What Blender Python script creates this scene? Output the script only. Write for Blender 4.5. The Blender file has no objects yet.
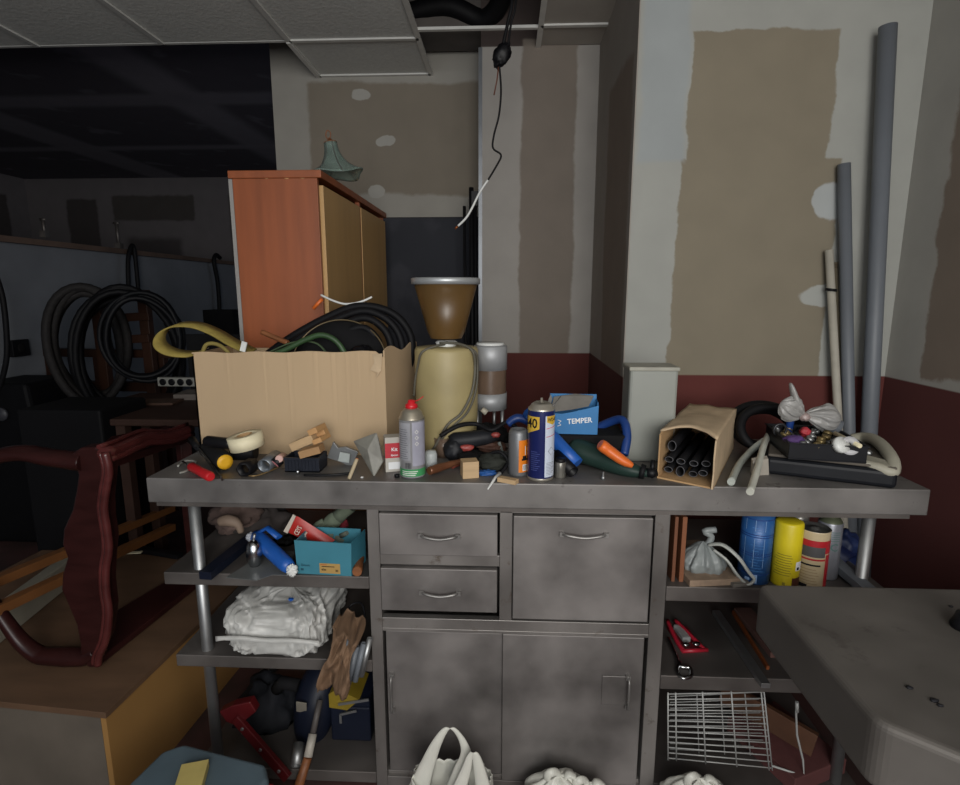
import bpy, bmesh, math, random
from mathutils import Vector, Matrix, noise, Euler
R = math.radians
C = bpy.context.scene.collection

# ---------------------------------------------------------------- camera
CZ, FPX = 1.43, 557.0
cam_d = bpy.data.cameras.new('camera'); cam = bpy.data.objects.new('camera', cam_d); C.objects.link(cam)
cam.location = (0, 0, CZ)
CM = Matrix.Rotation(R(2.57), 3, 'Z') @ Matrix.Rotation(R(90 - 10.2), 3, 'X')
cam.rotation_euler = CM.to_euler()
cam_d.sensor_width = 36; cam_d.lens = 36 * FPX / 960; cam_d.clip_start = .02
bpy.context.scene.camera = cam

# ---------------------------------------------------------------- light
vs = bpy.context.scene.view_settings
vs.view_transform = 'Standard'; vs.look = 'None'; vs.gamma = 1; vs.use_curve_mapping = False
vs.exposure = 0.0
w = bpy.data.worlds.new('world'); bpy.context.scene.world = w; w.use_nodes = True
w.node_tree.nodes['Background'].inputs[0].default_value = (.62, .74, .9, 1)
w.node_tree.nodes['Background'].inputs[1].default_value = .25
def area(name, loc, target, sx, sy, power, col):
    l = bpy.data.lights.new(name, 'AREA'); l.shape = 'RECTANGLE'; l.size = sx; l.size_y = sy; l.energy = power; l.color = col
    o = bpy.data.objects.new(name, l); C.objects.link(o); o.location = loc
    o.rotation_euler = (Vector(target) - Vector(loc)).to_track_quat('-Z', 'Y').to_euler(); return o
area('window_daylight', (.3, -1.6, 1.75), (.15, 2, 1.25), 1.3, 1.5, 71, (1, .975, .93))
area('added_side_light', (1.5, -.75, 1.75), (-.7, 2.3, 1.1), 1.3, 1.3, 10, (1, .97, .93))  # unseen side lamp, added to brighten the cupboard doors
area('shopfront_daylight', (-1.2, -1.6, 1.75), (-.8, 3, 1.3), 1.2, 1.5, 9, (.85, .92, 1))

# ---------------------------------------------------------------- pixel -> point, on a plane of the place
def P(px, py, X=None, Y=None, Z=None):
    d = CM @ Vector(((px - 480) / FPX, -(py - 392.5) / FPX, -1))
    t = X / d.x if X is not None else Y / d.y if Y is not None else (Z - CZ) / d.z
    return Vector((0, 0, CZ)) + d * t
def S(p):                      # metres per pixel at a point
    return -(CM.transposed() @ (Vector(p) - Vector((0, 0, CZ)))).z / FPX
def face(p): return math.atan2(-p[0], p[1])      # turns local -Y towards the room's front

# ---------------------------------------------------------------- materials
def lin(h):
    h = h.lstrip('#'); c = [int(h[i:i + 2], 16) / 255 for i in (0, 2, 4)]
    return tuple([x / 12.92 if x <= .04045 else ((x + .055) / 1.055) ** 2.4 for x in c] + [1])
MATS = {}
def M(name, col, rough=.6, metal=0, var=.18, ns=12, bump=.08, trans=0, alpha=1, stretch=None, sheen=0, wear=None):
    if name in MATS: return MATS[name]
    m = bpy.data.materials.new(name); m.use_nodes = True; nt = m.node_tree; b = nt.nodes['Principled BSDF']
    c = lin(col); tc = nt.nodes.new('ShaderNodeTexCoord'); mp = nt.nodes.new('ShaderNodeMapping')
    nt.links.new(tc.outputs['Object'], mp.inputs[0])
    if stretch: mp.inputs['Scale'].default_value = stretch
    n = nt.nodes.new('ShaderNodeTexNoise'); n.inputs['Scale'].default_value = ns; n.inputs['Detail'].default_value = 5
    nt.links.new(mp.outputs[0], n.inputs[0])
    r = nt.nodes.new('ShaderNodeValToRGB'); r.color_ramp.elements[0].position = .3; r.color_ramp.elements[1].position = .7
    r.color_ramp.elements[0].color = tuple(x * (1 - var) for x in c[:3]) + (1,)
    r.color_ramp.elements[1].color = tuple(min(1, x * (1 + var)) for x in c[:3]) + (1,)
    nt.links.new(n.outputs[0], r.inputs[0])
    out = r.outputs[0]
    if wear:
        n2 = nt.nodes.new('ShaderNodeTexNoise'); n2.inputs['Scale'].default_value = wear[1]; n2.inputs['Detail'].default_value = 8; n2.inputs['Roughness'].default_value = .7
        nt.links.new(tc.outputs['Object'], n2.inputs[0])
        mr = nt.nodes.new('ShaderNodeMapRange'); mr.inputs[1].default_value = wear[2]; mr.inputs[2].default_value = wear[2] + .08
        nt.links.new(n2.outputs[0], mr.inputs[0])
        mx = nt.nodes.new('ShaderNodeMix'); mx.data_type = 'RGBA'; mx.inputs[7].default_value = lin(wear[0])
        nt.links.new(mr.outputs[0], mx.inputs[0]); nt.links.new(out, mx.inputs[6]); out = mx.outputs[2]
    nt.links.new(out, b.inputs['Base Color'])
    b.inputs['Roughness'].default_value = rough; b.inputs['Metallic'].default_value = metal
    if sum(c[:3]) < .09: b.inputs['Specular IOR Level'].default_value = .22
    if trans: b.inputs['Transmission Weight'].default_value = trans
    if alpha < 1: b.inputs['Alpha'].default_value = alpha
    if metal >= .35 and ns < 8:
        mr = nt.nodes.new('ShaderNodeMapRange'); mr.inputs[1].default_value = .3; mr.inputs[2].default_value = .7; mr.inputs[3].default_value = rough - .12; mr.inputs[4].default_value = min(1, rough + .2)
        nt.links.new(n.outputs[0], mr.inputs[0]); nt.links.new(mr.outputs[0], b.inputs['Roughness'])
    if bump:
        bp = nt.nodes.new('ShaderNodeBump'); bp.inputs['Strength'].default_value = bump; bp.inputs['Distance'].default_value = .004
        nt.links.new(n.outputs[0], bp.inputs['Height']); nt.links.new(bp.outputs[0], b.inputs['Normal'])
    MATS[name] = m; return m

def wallmat(name, base, patches, lower=None, rough=.9, amp=.035, alt=None):
    """plaster wall: patches = (axis u0,u1,z0,z1,hex[,soft]) in world metres, u is X ('x') or Y ('y'); lower = (z, hex)"""
    m = bpy.data.materials.new(name); m.use_nodes = True; nt = m.node_tree; b = nt.nodes['Principled BSDF']; L = nt.links
    g = nt.nodes.new('ShaderNodeNewGeometry')
    def nz(sc, det=4):
        n = nt.nodes.new('ShaderNodeTexNoise'); n.inputs['Scale'].default_value = sc; n.inputs['Detail'].default_value = det
        L.new(g.outputs['Position'], n.inputs[0]); return n
    n1 = nz(4.5, 9); n1.inputs['Roughness'].default_value = .6
    ad = nt.nodes.new('ShaderNodeVectorMath'); ad.operation = 'MULTIPLY_ADD'
    sb = nt.nodes.new('ShaderNodeVectorMath'); sb.operation = 'SUBTRACT'; sb.inputs[1].default_value = (.5, .5, .5)
    L.new(n1.outputs['Color'], sb.inputs[0]); L.new(sb.outputs[0], ad.inputs[0]); ad.inputs[1].default_value = (amp * 4,) * 3
    L.new(g.outputs['Position'], ad.inputs[2])
    sx = nt.nodes.new('ShaderNodeSeparateXYZ'); L.new(ad.outputs[0], sx.inputs[0])
    sr = nt.nodes.new('ShaderNodeSeparateXYZ'); L.new(g.outputs['Position'], sr.inputs[0])
    n2 = nz(7, 6); rp = nt.nodes.new('ShaderNodeMapRange'); rp.inputs[3].default_value = .86; rp.inputs[4].default_value = 1.1
    L.new(n2.outputs[0], rp.inputs[0])
    def rng(sock, a, c, up=True):
        mr = nt.nodes.new('ShaderNodeMapRange'); mr.interpolation_type = 'SMOOTHSTEP'
        mr.inputs[1].default_value = a; mr.inputs[2].default_value = c
        if not up: mr.inputs[3].default_value = 1; mr.inputs[4].default_value = 0
        L.new(sock, mr.inputs[0]); return mr.outputs[0]
    def mul(a, c):
        k = nt.nodes.new('ShaderNodeMath'); k.operation = 'MULTIPLY'; L.new(a, k.inputs[0]); L.new(c, k.inputs[1]); return k.outputs[0]
    def mix(f, a, h):
        k = nt.nodes.new('ShaderNodeMix'); k.data_type = 'RGBA'; L.new(f, k.inputs[0]); L.new(a, k.inputs[6]); k.inputs[7].default_value = lin(h); return k.outputs[2]
    rgb = nt.nodes.new('ShaderNodeRGB'); rgb.outputs[0].default_value = lin(base); col = rgb.outputs[0]
    if alt:
        n3 = nz(alt[1], 3); col = mix(rng(n3.outputs[0], alt[2], alt[2] + .12), col, alt[0])
    for p in patches:
        ax, u0, u1, v0, v1, h = p[:6]; s = p[6] if len(p) > 6 else .012
        raw = len(p) > 7
        src = sr if raw else sx
        u = src.outputs[ax]; v = src.outputs[2] if not (len(p) > 8) else src.outputs[1]
        if s < 0:      # rounded blob
            def sc_(o_, c_, r_):
                q1 = nt.nodes.new('ShaderNodeMath'); q1.operation = 'SUBTRACT'; L.new(o_, q1.inputs[0]); q1.inputs[1].default_value = c_
                q2 = nt.nodes.new('ShaderNodeMath'); q2.operation = 'DIVIDE'; L.new(q1.outputs[0], q2.inputs[0]); q2.inputs[1].default_value = r_
                return mul(q2.outputs[0], q2.outputs[0])
            ad_ = nt.nodes.new('ShaderNodeMath'); ad_.operation = 'ADD'; L.new(sc_(u, (u0 + u1) / 2, (u1 - u0) / 2), ad_.inputs[0]); L.new(sc_(v, (v0 + v1) / 2, (v1 - v0) / 2), ad_.inputs[1])
            col = mix(rng(ad_.outputs[0], .8, 1.1, False), col, h); continue
        f = mul(mul(rng(u, u0 - s, u0 + s), rng(u, u1 - s, u1 + s, False)), mul(rng(v, v0 - s, v0 + s), rng(v, v1 - s, v1 + s, False)))
        col = mix(f, col, h)
    if lower: col = mix(rng(sr.outputs[2], lower[0] - .003, lower[0] + .003, False), col, lower[1])
    mm = nt.nodes.new('ShaderNodeVectorMath'); mm.operation = 'SCALE'; L.new(col, mm.inputs[0]); L.new(rp.outputs[0], mm.inputs['Scale'])
    L.new(mm.outputs[0], b.inputs['Base Color']); b.inputs['Roughness'].default_value = rough
    bp = nt.nodes.new('ShaderNodeBump'); bp.inputs['Strength'].default_value = .12; bp.inputs['Distance'].default_value = .01
    L.new(n2.outputs[0], bp.inputs['Height']); L.new(bp.outputs[0], b.inputs['Normal'])
    return m

# ---------------------------------------------------------------- mesh builder
def frame(d, up=(0, 0, 1)):
    z = Vector(d).normalized(); u = Vector(up)
    if abs(z.dot(u)) > .98: u = Vector((1, 0, 0))
    x = u.cross(z).normalized(); y = z.cross(x); return x, y, z
def smooth_path(pts, k=6, closed=False):
    pts = [Vector(p) for p in pts]; n = len(pts)
    if n < 3: return pts
    out = []
    for i in range(n if closed else n - 1):
        g = (lambda j: pts[j % n]) if closed else (lambda j: pts[max(0, min(n - 1, j))])
        a, b, c, d = g(i - 1), g(i), g(i + 1), g(i + 2)
        for q in range(k):
            t = q / k
            out.append(.5 * ((2 * b) + (c - a) * t + (2 * a - 5 * b + 4 * c - d) * t * t + (3 * b - a - 3 * c + d) * t ** 3))
    if not closed: out.append(pts[-1])
    return out
class MB:
    def __init__(s): s.v = []; s.f = []; s.mi = []; s.sm = []; s.X = Matrix.Identity(4)
    def add(s, vs, fs, mi=0, sm=False):
        o = len(s.v); s.v += [tuple(s.X @ Vector(v)) for v in vs]
        for f in fs: s.f.append([i + o for i in f]); s.mi.append(mi); s.sm.append(sm)
        return s
    def box(s, c, d, rot=None, mi=0):
        m = Euler(rot).to_matrix() if rot else Matrix.Identity(3); c = Vector(c)
        vs = [c + m @ Vector((x * d[0] / 2, y * d[1] / 2, z * d[2] / 2)) for x in (-1, 1) for y in (-1, 1) for z in (-1, 1)]
        return s.add(vs, [(0, 1, 3, 2), (4, 6, 7, 5), (0, 4, 5, 1), (2, 3, 7, 6), (0, 2, 6, 4), (1, 5, 7, 3)], mi)
    def bb(s, a, b, mi=0): return s.box([(a[i] + b[i]) / 2 for i in range(3)], [abs(b[i] - a[i]) for i in range(3)], None, mi)
    def beam(s, a, b, w, h, mi=0, up=(0, 0, 1)):
        a = Vector(a); b = Vector(b); x, y, z = frame(b - a, up)
        vs = [p + x * sx * w / 2 + y * sy * h / 2 for p in (a, b) for sx, sy in ((-1, -1), (1, -1), (1, 1), (-1, 1))]
        return s.add(vs, [(3, 2, 1, 0), (4, 5, 6, 7), (0, 1, 5, 4), (1, 2, 6, 5), (2, 3, 7, 6), (3, 0, 4, 7)], mi)
    def tube(s, pts, r, n=10, closed=False, mi=0, caps=True, sq=1, up=(0, 0, 1)):
        pts = [Vector(p) for p in pts]; N = len(pts); rs = r if isinstance(r, (list, tuple)) else [r] * N
        vs = []; prev = None
        for i, p in enumerate(pts):
            d = (pts[(i + 1) % N] - pts[i - 1]) if closed else (pts[min(N - 1, i + 1)] - pts[max(0, i - 1)])
            if d.length < 1e-9: d = Vector((0, 0, 1))
            if prev is None: x, y, z = frame(d, up)
            else:
                z = d.normalized(); x = (prev - z * prev.dot(z)).normalized(); y = z.cross(x)
            prev = x
            vs += [p + (x * math.cos(2 * PI * k / n) + y * math.sin(2 * PI * k / n) * sq) * rs[i] for k in range(n)]
        fs = []
        for i in range(N if closed else N - 1):
            j = (i + 1) % N
            fs += [(i * n + k, i * n + (k + 1) % n, j * n + (k + 1) % n, j * n + k) for k in range(n)]
        s.add(vs, fs, mi, True)
        if caps and not closed:
            o = len(s.v) - len(vs)
            s.f.append([o + k for k in reversed(range(n))]); s.mi.append(mi); s.sm.append(False)
            s.f.append([o + (N - 1) * n + k for k in range(n)]); s.mi.append(mi); s.sm.append(False)
        return s
    def cyl(s, a, b, r0, r1=None, n=24, mi=0, caps=True): return s.tube([a, b], [r0, r0 if r1 is None else r1], n, mi=mi, caps=caps)
    def pipe(s, a, b, r, t, n=20, mi=0, sq=1, up=(0, 0, 1)):     # hollow tube
        a = Vector(a); b = Vector(b); x, y, z = frame(b - a, up); ri = r - t
        vs = []
        for p, q in ((a, r), (b, r), (b, ri), (a, ri)):
            vs += [p + x * math.cos(2 * PI * k / n) * q + y * math.sin(2 * PI * k / n) * (q if q == r and sq == 1 else r * sq - (r - q)) for k in range(n)]
        fs = [(i * n + k, i * n + (k + 1) % n, ((i + 1) % 4) * n + (k + 1) % n, ((i + 1) % 4) * n + k) for i in range(4) for k in range(n)]
        return s.add(vs, fs, mi, True)
    def lathe(s, prof, n=32, o=(0, 0, 0), ax=(0, 0, 1), mi=0, mis=None):
        x, y, z = frame(ax); o = Vector(o); base = len(s.v); vs = []
        for r, h in prof: vs += [o + z * h + (x * math.cos(2 * PI * k / n) + y * math.sin(2 * PI * k / n)) * max(r, 1e-5) for k in range(n)]
        for i in range(len(prof) - 1):
            fs = [(i * n + k, i * n + (k + 1) % n, (i + 1) * n + (k + 1) % n, (i + 1) * n + k) for k in range(n)]
            if i == 0: s.add(vs, fs, mis[i] if mis else mi, True)
            else:
                for f in fs: s.f.append([base + q for q in f]); s.mi.append(mis[i] if mis else mi); s.sm.append(True)
        return s
    def prism(s, pts, d, mi=0, sm=False):                       # closed outline of 3D points pushed along d
        n = len(pts); d = Vector(d); vs = [Vector(p) for p in pts] + [Vector(p) + d for p in pts]
        return s.add(vs, [list(range(n))[::-1], list(range(n, 2 * n))] + [(i, (i + 1) % n, n + (i + 1) % n, n + i) for i in range(n)], mi, sm)
    def grid(s, fn, nu, nv, mi=0, sm=True, wrap=False):
        vs = [fn(i / nu, j / nv) for j in range(nv + 1) for i in range(nu + (0 if wrap else 1))]
        w_ = nu if wrap else nu + 1
        fs = [(j * w_ + i, j * w_ + (i + 1) % w_, (j + 1) * w_ + (i + 1) % w_, (j + 1) * w_ + i) for j in range(nv) for i in range(nu)]
        return s.add(vs, fs, mi, sm)
    def blob(s, c, r, amp=.15, fr=3, seed=0, mi=0, rot=None, nu=28, nv=18, ridge=False, flat=None):
        c = Vector(c); m = Euler(rot).to_matrix() if rot else Matrix.Identity(3)
        def fn(u, v):
            th = 2 * PI * u; ph = PI * v; d = Vector((math.sin(ph) * math.cos(th), math.sin(ph) * math.sin(th), -math.cos(ph)))
            q = noise.noise(d * fr + Vector((seed * 7.3, 0, 0)))
            if ridge: q = .8 * q - 1.1 * abs(noise.noise(Vector((d.x, d.y, d.z * .5)) * fr * 1.6 + Vector((0, seed * 3.1, 0)))) + .5 * noise.noise(Vector((d.x * 2, d.y * 2, d.z)) * fr * 2 + Vector((seed, 0, 3)))
            k = 1 + amp * q; p = m @ Vector((d.x * r[0] * k, d.y * r[1] * k, d.z * r[2] * k)); p = c + p
            if flat is not None and p.z < flat: p.z = flat
            return p
        return s.grid(fn, nu, nv, mi, wrap=True)
    def gathered(s, c, R_, H, pl=9, seed=0, mi=0, rot=None, top=.12, sy=.8, amp=.22):
        c = Vector(c); m = Euler(rot).to_matrix() if rot else Matrix.Identity(3)
        def fn(u, v):
            th = 2 * PI * u; prof = (math.sin(PI * min(1, (v * 1.02)) ** .75) ** .8 * (1 - v * .15)) if v < .995 else 0
            prof = max(prof, 0) + top * min(1, v * 1.5) * (1 if v < .999 else 0); q = noise.noise(Vector((math.cos(th) * 2, math.sin(th) * 2, v * 2 + seed)))
            p_ = 1 + amp * (.3 + .7 * v) * (abs(math.sin(th * pl / 2 + 2.2 * q + seed)) - .6) + .22 * q + .07 * noise.noise(Vector((math.cos(th) * 7, math.sin(th) * 7, v * 9 + seed)))
            return c + m @ Vector((R_ * prof * p_ * math.cos(th), R_ * sy * prof * p_ * math.sin(th), H * v * (1 + .06 * q)))
        return s.grid(fn, 84, 30, mi, wrap=True)
    def text(s, body, size, mi=0, wrapr=None, at=(0, 0, 0), ang=0, rot=0, ex=.0006, align='CENTER', plane='xz', sx=1):
        """text facing local -Y; wrapr bends it round a vertical cylinder of that radius"""
        cu = bpy.data.curves.new('t', 'FONT'); cu.body = body; cu.size = size; cu.align_x = align; cu.align_y = 'CENTER'; cu.resolution_u = 2; cu.offset = size * .02
        o = bpy.data.objects.new('t', cu); C.objects.link(o); dg = bpy.context.evaluated_depsgraph_get(); me = bpy.data.meshes.new_from_object(o.evaluated_get(dg))
        bm = bmesh.new(); bm.from_mesh(me); bmesh.ops.triangulate(bm, faces=bm.faces)
        if wrapr: bmesh.ops.subdivide_edges(bm, edges=[e for e in bm.edges if e.calc_length() > size * .3], cuts=2)
        cr, sr_ = math.cos(rot), math.sin(rot); vs = []
        for v in bm.verts:
            x, z = v.co.x * cr * sx - v.co.y * sr_, v.co.x * sx * sr_ + v.co.y * cr
            if wrapr:
                a = ang + (x + 0) / wrapr; rr = wrapr + ex; vs.append((at[0] + rr * math.sin(a), at[1] - rr * math.cos(a), at[2] + z))
            elif plane == 'xz': vs.append((at[0] + x, at[1] - ex, at[2] + z))
            else: vs.append((at[0] + x, at[1] + z, at[2] + ex))
        bm.verts.index_update(); s.add(vs, [[v.index for v in f.verts] for f in bm.faces], mi)
        bm.free(); bpy.data.objects.remove(o); bpy.data.meshes.remove(me); bpy.data.curves.remove(cu); return s
    def arcpatch(s, r, a0, a1, z0, z1, mi=0, ex=.0004, n=12):
        rr = r + ex
        return s.grid(lambda u, v: (rr * math.sin(a0 + (a1 - a0) * u), -rr * math.cos(a0 + (a1 - a0) * u), z0 + (z1 - z0) * v), n, 1, mi)
    def build(s, name, mats, parent=None, loc=None, rz=0, bevel=0, solid=0, sub=0, rot=None, seg=2):
        me = bpy.data.meshes.new(name); me.from_pydata(s.v, [], s.f)
        for m in (mats if isinstance(mats, (list, tuple)) else [mats]): me.materials.append(m)
        me.polygons.foreach_set('material_index', s.mi); me.polygons.foreach_set('use_smooth', s.sm)
        bm = bmesh.new(); bm.from_mesh(me); bmesh.ops.remove_doubles(bm, verts=bm.verts, dist=1e-6) if not solid and False else None
        bmesh.ops.recalc_face_normals(bm, faces=bm.faces); bm.to_mesh(me); bm.free(); me.update()
        o = bpy.data.objects.new(name, me); C.objects.link(o)
        if parent is not None: o.parent = parent
        if loc is not None: o.location = loc
        o.rotation_euler = rot if rot else (0, 0, rz)
        if sub: k = o.modifiers.new('s', 'SUBSURF'); k.levels = k.render_levels = sub
        if solid: k = o.modifiers.new('t', 'SOLIDIFY'); k.thickness = solid; k.offset = 0
        if bevel: k = o.modifiers.new('b', 'BEVEL'); k.width = bevel; k.segments = seg; k.limit_method = 'ANGLE'; k.angle_limit = R(40)
        return o
PI = math.pi
def tag(o, label, cat, group=None, kind=None):
    if label: o['label'] = label
    if cat: o['category'] = cat
    if group: o['group'] = group
    if kind: o['kind'] = kind
    return o
def thing(name, label, cat, loc=(0, 0, 0), rz=0, group=None, rot=None):
    o = bpy.data.objects.new(name, None); C.objects.link(o); o.location = loc; o.rotation_euler = rot if rot else (0, 0, rz); o.empty_display_size = .05
    return tag(o, label, cat, group)
def struct(name, mb, mats, parent=None, **k):
    o = mb.build(name, mats, parent, **k)
    if parent is None: o['kind'] = 'structure'
    return o
def dup(root, loc, rz=None, label=None, group=None, rot=None):
    r = root.copy(); C.objects.link(r); r.location = loc
    if rz is not None: r.rotation_euler = (0, 0, rz)
    if rot is not None: r.rotation_euler = rot
    if label: r['label'] = label
    if group: r['group'] = group
    for ch in list(root.children):
        c = ch.copy(); C.objects.link(c); c.parent = r
        for g in list(ch.children): d = g.copy(); C.objects.link(d); d.parent = c
    return r

# ================================================================ materials used by many things
steel = M('steel', '827e7b', .45, .65, .3, 4, .15, wear=('6a6159', 14, .6), stretch=(1, 1, .6))
steel_top = M('steel_top', '7a7775', .5, .6, .3, 6, .15, wear=('4d4744', 12, .6))
steel_dk = M('steel_dark', '6b6663', .5, .7, .2, 6, .1)
chrome = M('chrome', 'b9bbbd', .22, 1, .1, 20, .03)
alu = M('aluminium', 'a3a5a6', .45, .9, .12, 14, .05)
card = M('cardboard', 'b39168', .85, 0, .1, 9, .12, stretch=(1, 1, .15))
card2 = M('cardboard_pale', 'b8a285', .85, 0, .14, 14, .15)
black = M('black_plastic', '111114', .45, 0, .2, 20, .05)
rubber = M('black_rubber', '0e0e11', .62, 0, .25, 18, .1)
blackm = M('black_matt', '121214', .85, 0, .2, 14, .1)
white_p = M('white_plastic', 'd3d5d3', .4, 0, .06, 12, .02)
cream = M('cream_tape', 'd8cfb0', .6, 0, .06, 30, .03)
red_p = M('red_plastic', 'b51f25', .35, 0, .12, 14, .02)
yellow_p = M('yellow_plastic', 'd9a21f', .45, 0, .08, 14, .02)
blue_p = M('blue_plastic', '1f56a8', .4, 0, .12, 14, .04)
navy = M('navy_plastic', '141927', .45, 0, .15, 14, .04)
orange_p = M('orange_plastic', 'd96a2b', .4, 0, .1, 14, .02)
pine = M('pine_wood', 'b79b76', .6, 0, .14, 8, .05, stretch=(1, 1, 8))
brownw = M('brown_wood', '7a4b2b', .55, 0, .25, 8, .08, stretch=(1, 6, 6))
orangew = M('orange_wood', 'b0663a', .6, 0, .18, 6, .06, stretch=(6, 1, 6))
grey_pvc = M('grey_pvc', '666b72', .5, 0, .07, 6, .03)
bagm = M('plastic_bag', 'c9cbcb', .4, 0, .06, 12, .05, trans=.12, alpha=.93)
clearm = M('clear_plastic', 'cfd3d3', .25, 0, .05, 12, .05, trans=.35, alpha=.62)
ink = M('ink', '17171b', .6, 0, .05, 10, 0)
white_ink = M('white_print', 'dcdee0', .5, 0, .05, 10, 0)
MAH = M('mahogany', '2c1514', .3, 0, .3, 7, .06, stretch=(1, 1, 4))
MAHR = M('mahogany_red', '4a2120', .26, 0, .3, 9, .06, stretch=(1, 1, 3))

# ================================================================ the room
CEIL = 2.57; WY = 2.03; RX = 1.355; RY = 2.88
zw = 1.135                                                    # top of the maroon paint
PL, BD, BD2 = 'b4b4ad', '958873', '7f7467'
Wback = wallmat('wall_back_plaster', '9c9d98', [
    (0, P(690, 90, Y=WY).x, P(838, 60, Y=WY).x, 1.86, P(760, 30, Y=WY).z, '807868', .004), (0, P(673, 280, Y=WY).x, P(830, 280, Y=WY).x, 1.1, 1.88, '807868', .004),
    (0, P(814, 200, Y=WY).x, P(850, 200, Y=WY).x, P(820, 222, Y=WY).z, P(820, 180, Y=WY).z, 'a6aaaa', -1), (0, P(800, 290, Y=WY).x, P(850, 290, Y=WY).x, P(820, 306, Y=WY).z, P(820, 282, Y=WY).z, 'a2a4a0', -1), (0, P(642, 80, Y=WY).x, P(688, 80, Y=WY).x, 1.87, 2.9, '979c9d', .01)], (zw, '5a2a26'), amp=.02)
Wright = wallmat('wall_right_plaster', 'a09e98', [(1, 1.35, 1.86, 1.16, 2.6, '7d7166', .008), (1, 1.2, 1.62, 1.16, 1.62, 'a2a39f', .03)], (zw, '532826'), amp=.03)
Wrecs = wallmat('wall_recess_side_plaster', '9a948d', [(1, 2.08, 2.55, .9, 2.25, '86796e', .02)], (zw - .01, '562824'), amp=.03)
Wrec = wallmat('wall_recess_plaster', '9d9994', [(0, -1, 1, 2.572, 3.2, '4a403d', .002, 1), (0, .07, .33, 1.1, 2.6, '7d746b', .008)], (P(548, 353, Y=RY).z, '562824'), amp=.015)  # dark top band paints the shade above the ceiling into the wall colour
Wleft = wallmat('wall_left_back_plaster', '98958e', [(0, -1.08, -.14, 1.96, 2.535, '7f776b', .012), (0, -.70, -.60, 2.215, 2.265, 'a3a19b', -1), (0, -.76, -.67, 1.93, 2.01, 'a3a19b', -1), (0, -.84, -.74, 2.44, 2.5, 'a3a19b', -1)], amp=.02)
slate = wallmat('slate_dark', '2f3138', [], amp=.02, alt=('3a3b42', 4, .5))  # plain dark tone for the panel under the left plaster
struct('floor', MB().bb((-6, -2, -.1), (RX + .15, 7.2, 0)), wallmat('floor_tiles', '4a3230', [], rough=.6, alt=('3a2a28', 3, .45)))
a, b_ = P(638, 0, Y=WY).x, P(627, 372, Y=WY).x
cx = (a + b_) / 2                                             # external corner
cr = .438
m = MB().prism([(cx, WY, 0), (RX + .15, WY, 0), (RX + .15, WY + .15, 0), (cr + .12, RY + .12, 0), (cr + .02, RY, 0)][:3] + [(RX + .15, RY + .2, 0), (cr, RY + .2, 0), (cr, RY, 0)], (0, 0, 2.9))
struct('wall_back', m, Wback)
# the recess side is the return face of the same pillar, its own skin
struct('wall_recess_side', MB().prism([(cx - .004, WY + .001, 0), (cx, WY + .001, 0), (cr, RY, 0), (cr - .004, RY, 0)], (0, 0, 2.9)), Wrecs)
xs = P(481, 120, Y=RY).x
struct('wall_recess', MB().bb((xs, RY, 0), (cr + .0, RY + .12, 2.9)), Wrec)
struct('wall_right', MB().bb((RX, -2, 0), (RX + .15, -1.45, 2.9)).bb((RX, -.05, 0), (RX + .15, WY, 2.9)).bb((RX, -1.45, 0), (RX + .15, -.05, .95)).bb((RX, -1.45, 2.45), (RX + .15, -.05, 2.9)), Wright)  # opening in the unseen stretch is added for the side lamp
LY = 3.2; zl = P(440, 217, Y=LY).z; xl = P(275, 140, Y=LY).x
struct('wall_left_back', MB().bb((xl, LY, zl), (xs + .5, LY + .14, 3.1)), Wleft)
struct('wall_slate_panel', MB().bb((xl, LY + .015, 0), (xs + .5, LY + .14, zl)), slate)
m = MB().bb((-2.95 - .1, -1.2, 0), (-2.95, 7.1, 1.72))
struct('wall_partition', m, wallmat('partition_paint', '73767c', [], amp=.02, alt=('6c6f75', 1.2, .5)))
struct('trim_partition', MB().bb((-3.09, -1.2, 1.72), (-2.91, 7.1, 1.755)), M('ledge_board', '5c4a40', .8, 0, .3, 4, .1))
farm = wallmat('wall_far_plaster', '7a7577', [(0, -5.55, -5.15, 1.2, 2.58, '4f4a49', .02), (0, -4.95, -3.9, 2.32, 2.62, '55504d', .02), (0, -3.45, -2.3, 1.6, 2.62, '55504d', .02), (0, -4.8, -4.1, 1.6, 2.1, '544f50', .05)], amp=.02)
struct('wall_far', MB().bb((-6.2, 7.1, 0), (1.5, 7.25, 3.1)), farm)
struct('wall_far_left', MB().bb((-6.2, -2, 0), (-6.05, 7.1, 3.1)), wallmat('wall_far_left_plaster', '7a7577', [(1, 6.0, 6.8, 2.0, 2.6, '4f4a49', .02)], amp=.02))
dk = wallmat('ceiling_dark_board', '5a555e', [(0, -4.4, -4.0, -9, 19, '87828b', .06, 1, 1), (0, -2.55, -2.2, -9, 19, '87828b', .08, 1, 1), (0, -9, 9, 4.2, 4.45, '827d86', .06, 1, 1), (0, -9, 9, 5.6, 5.75, '8b868f', .06, 1, 1)], amp=.0, alt=('77727c', 3.2, .6))
struct('ceiling_dark', MB().bb((-6.2, 2.79, 2.83), (xl - .0, 7.1, 2.95)), dk)
struct('ceiling_slab', MB().bb((-6.2, -2, 3.0), (RX + .2, 7.2, 3.1)), M('slab', '2f2c2c', .9, 0, .25, 4, .1))
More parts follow.
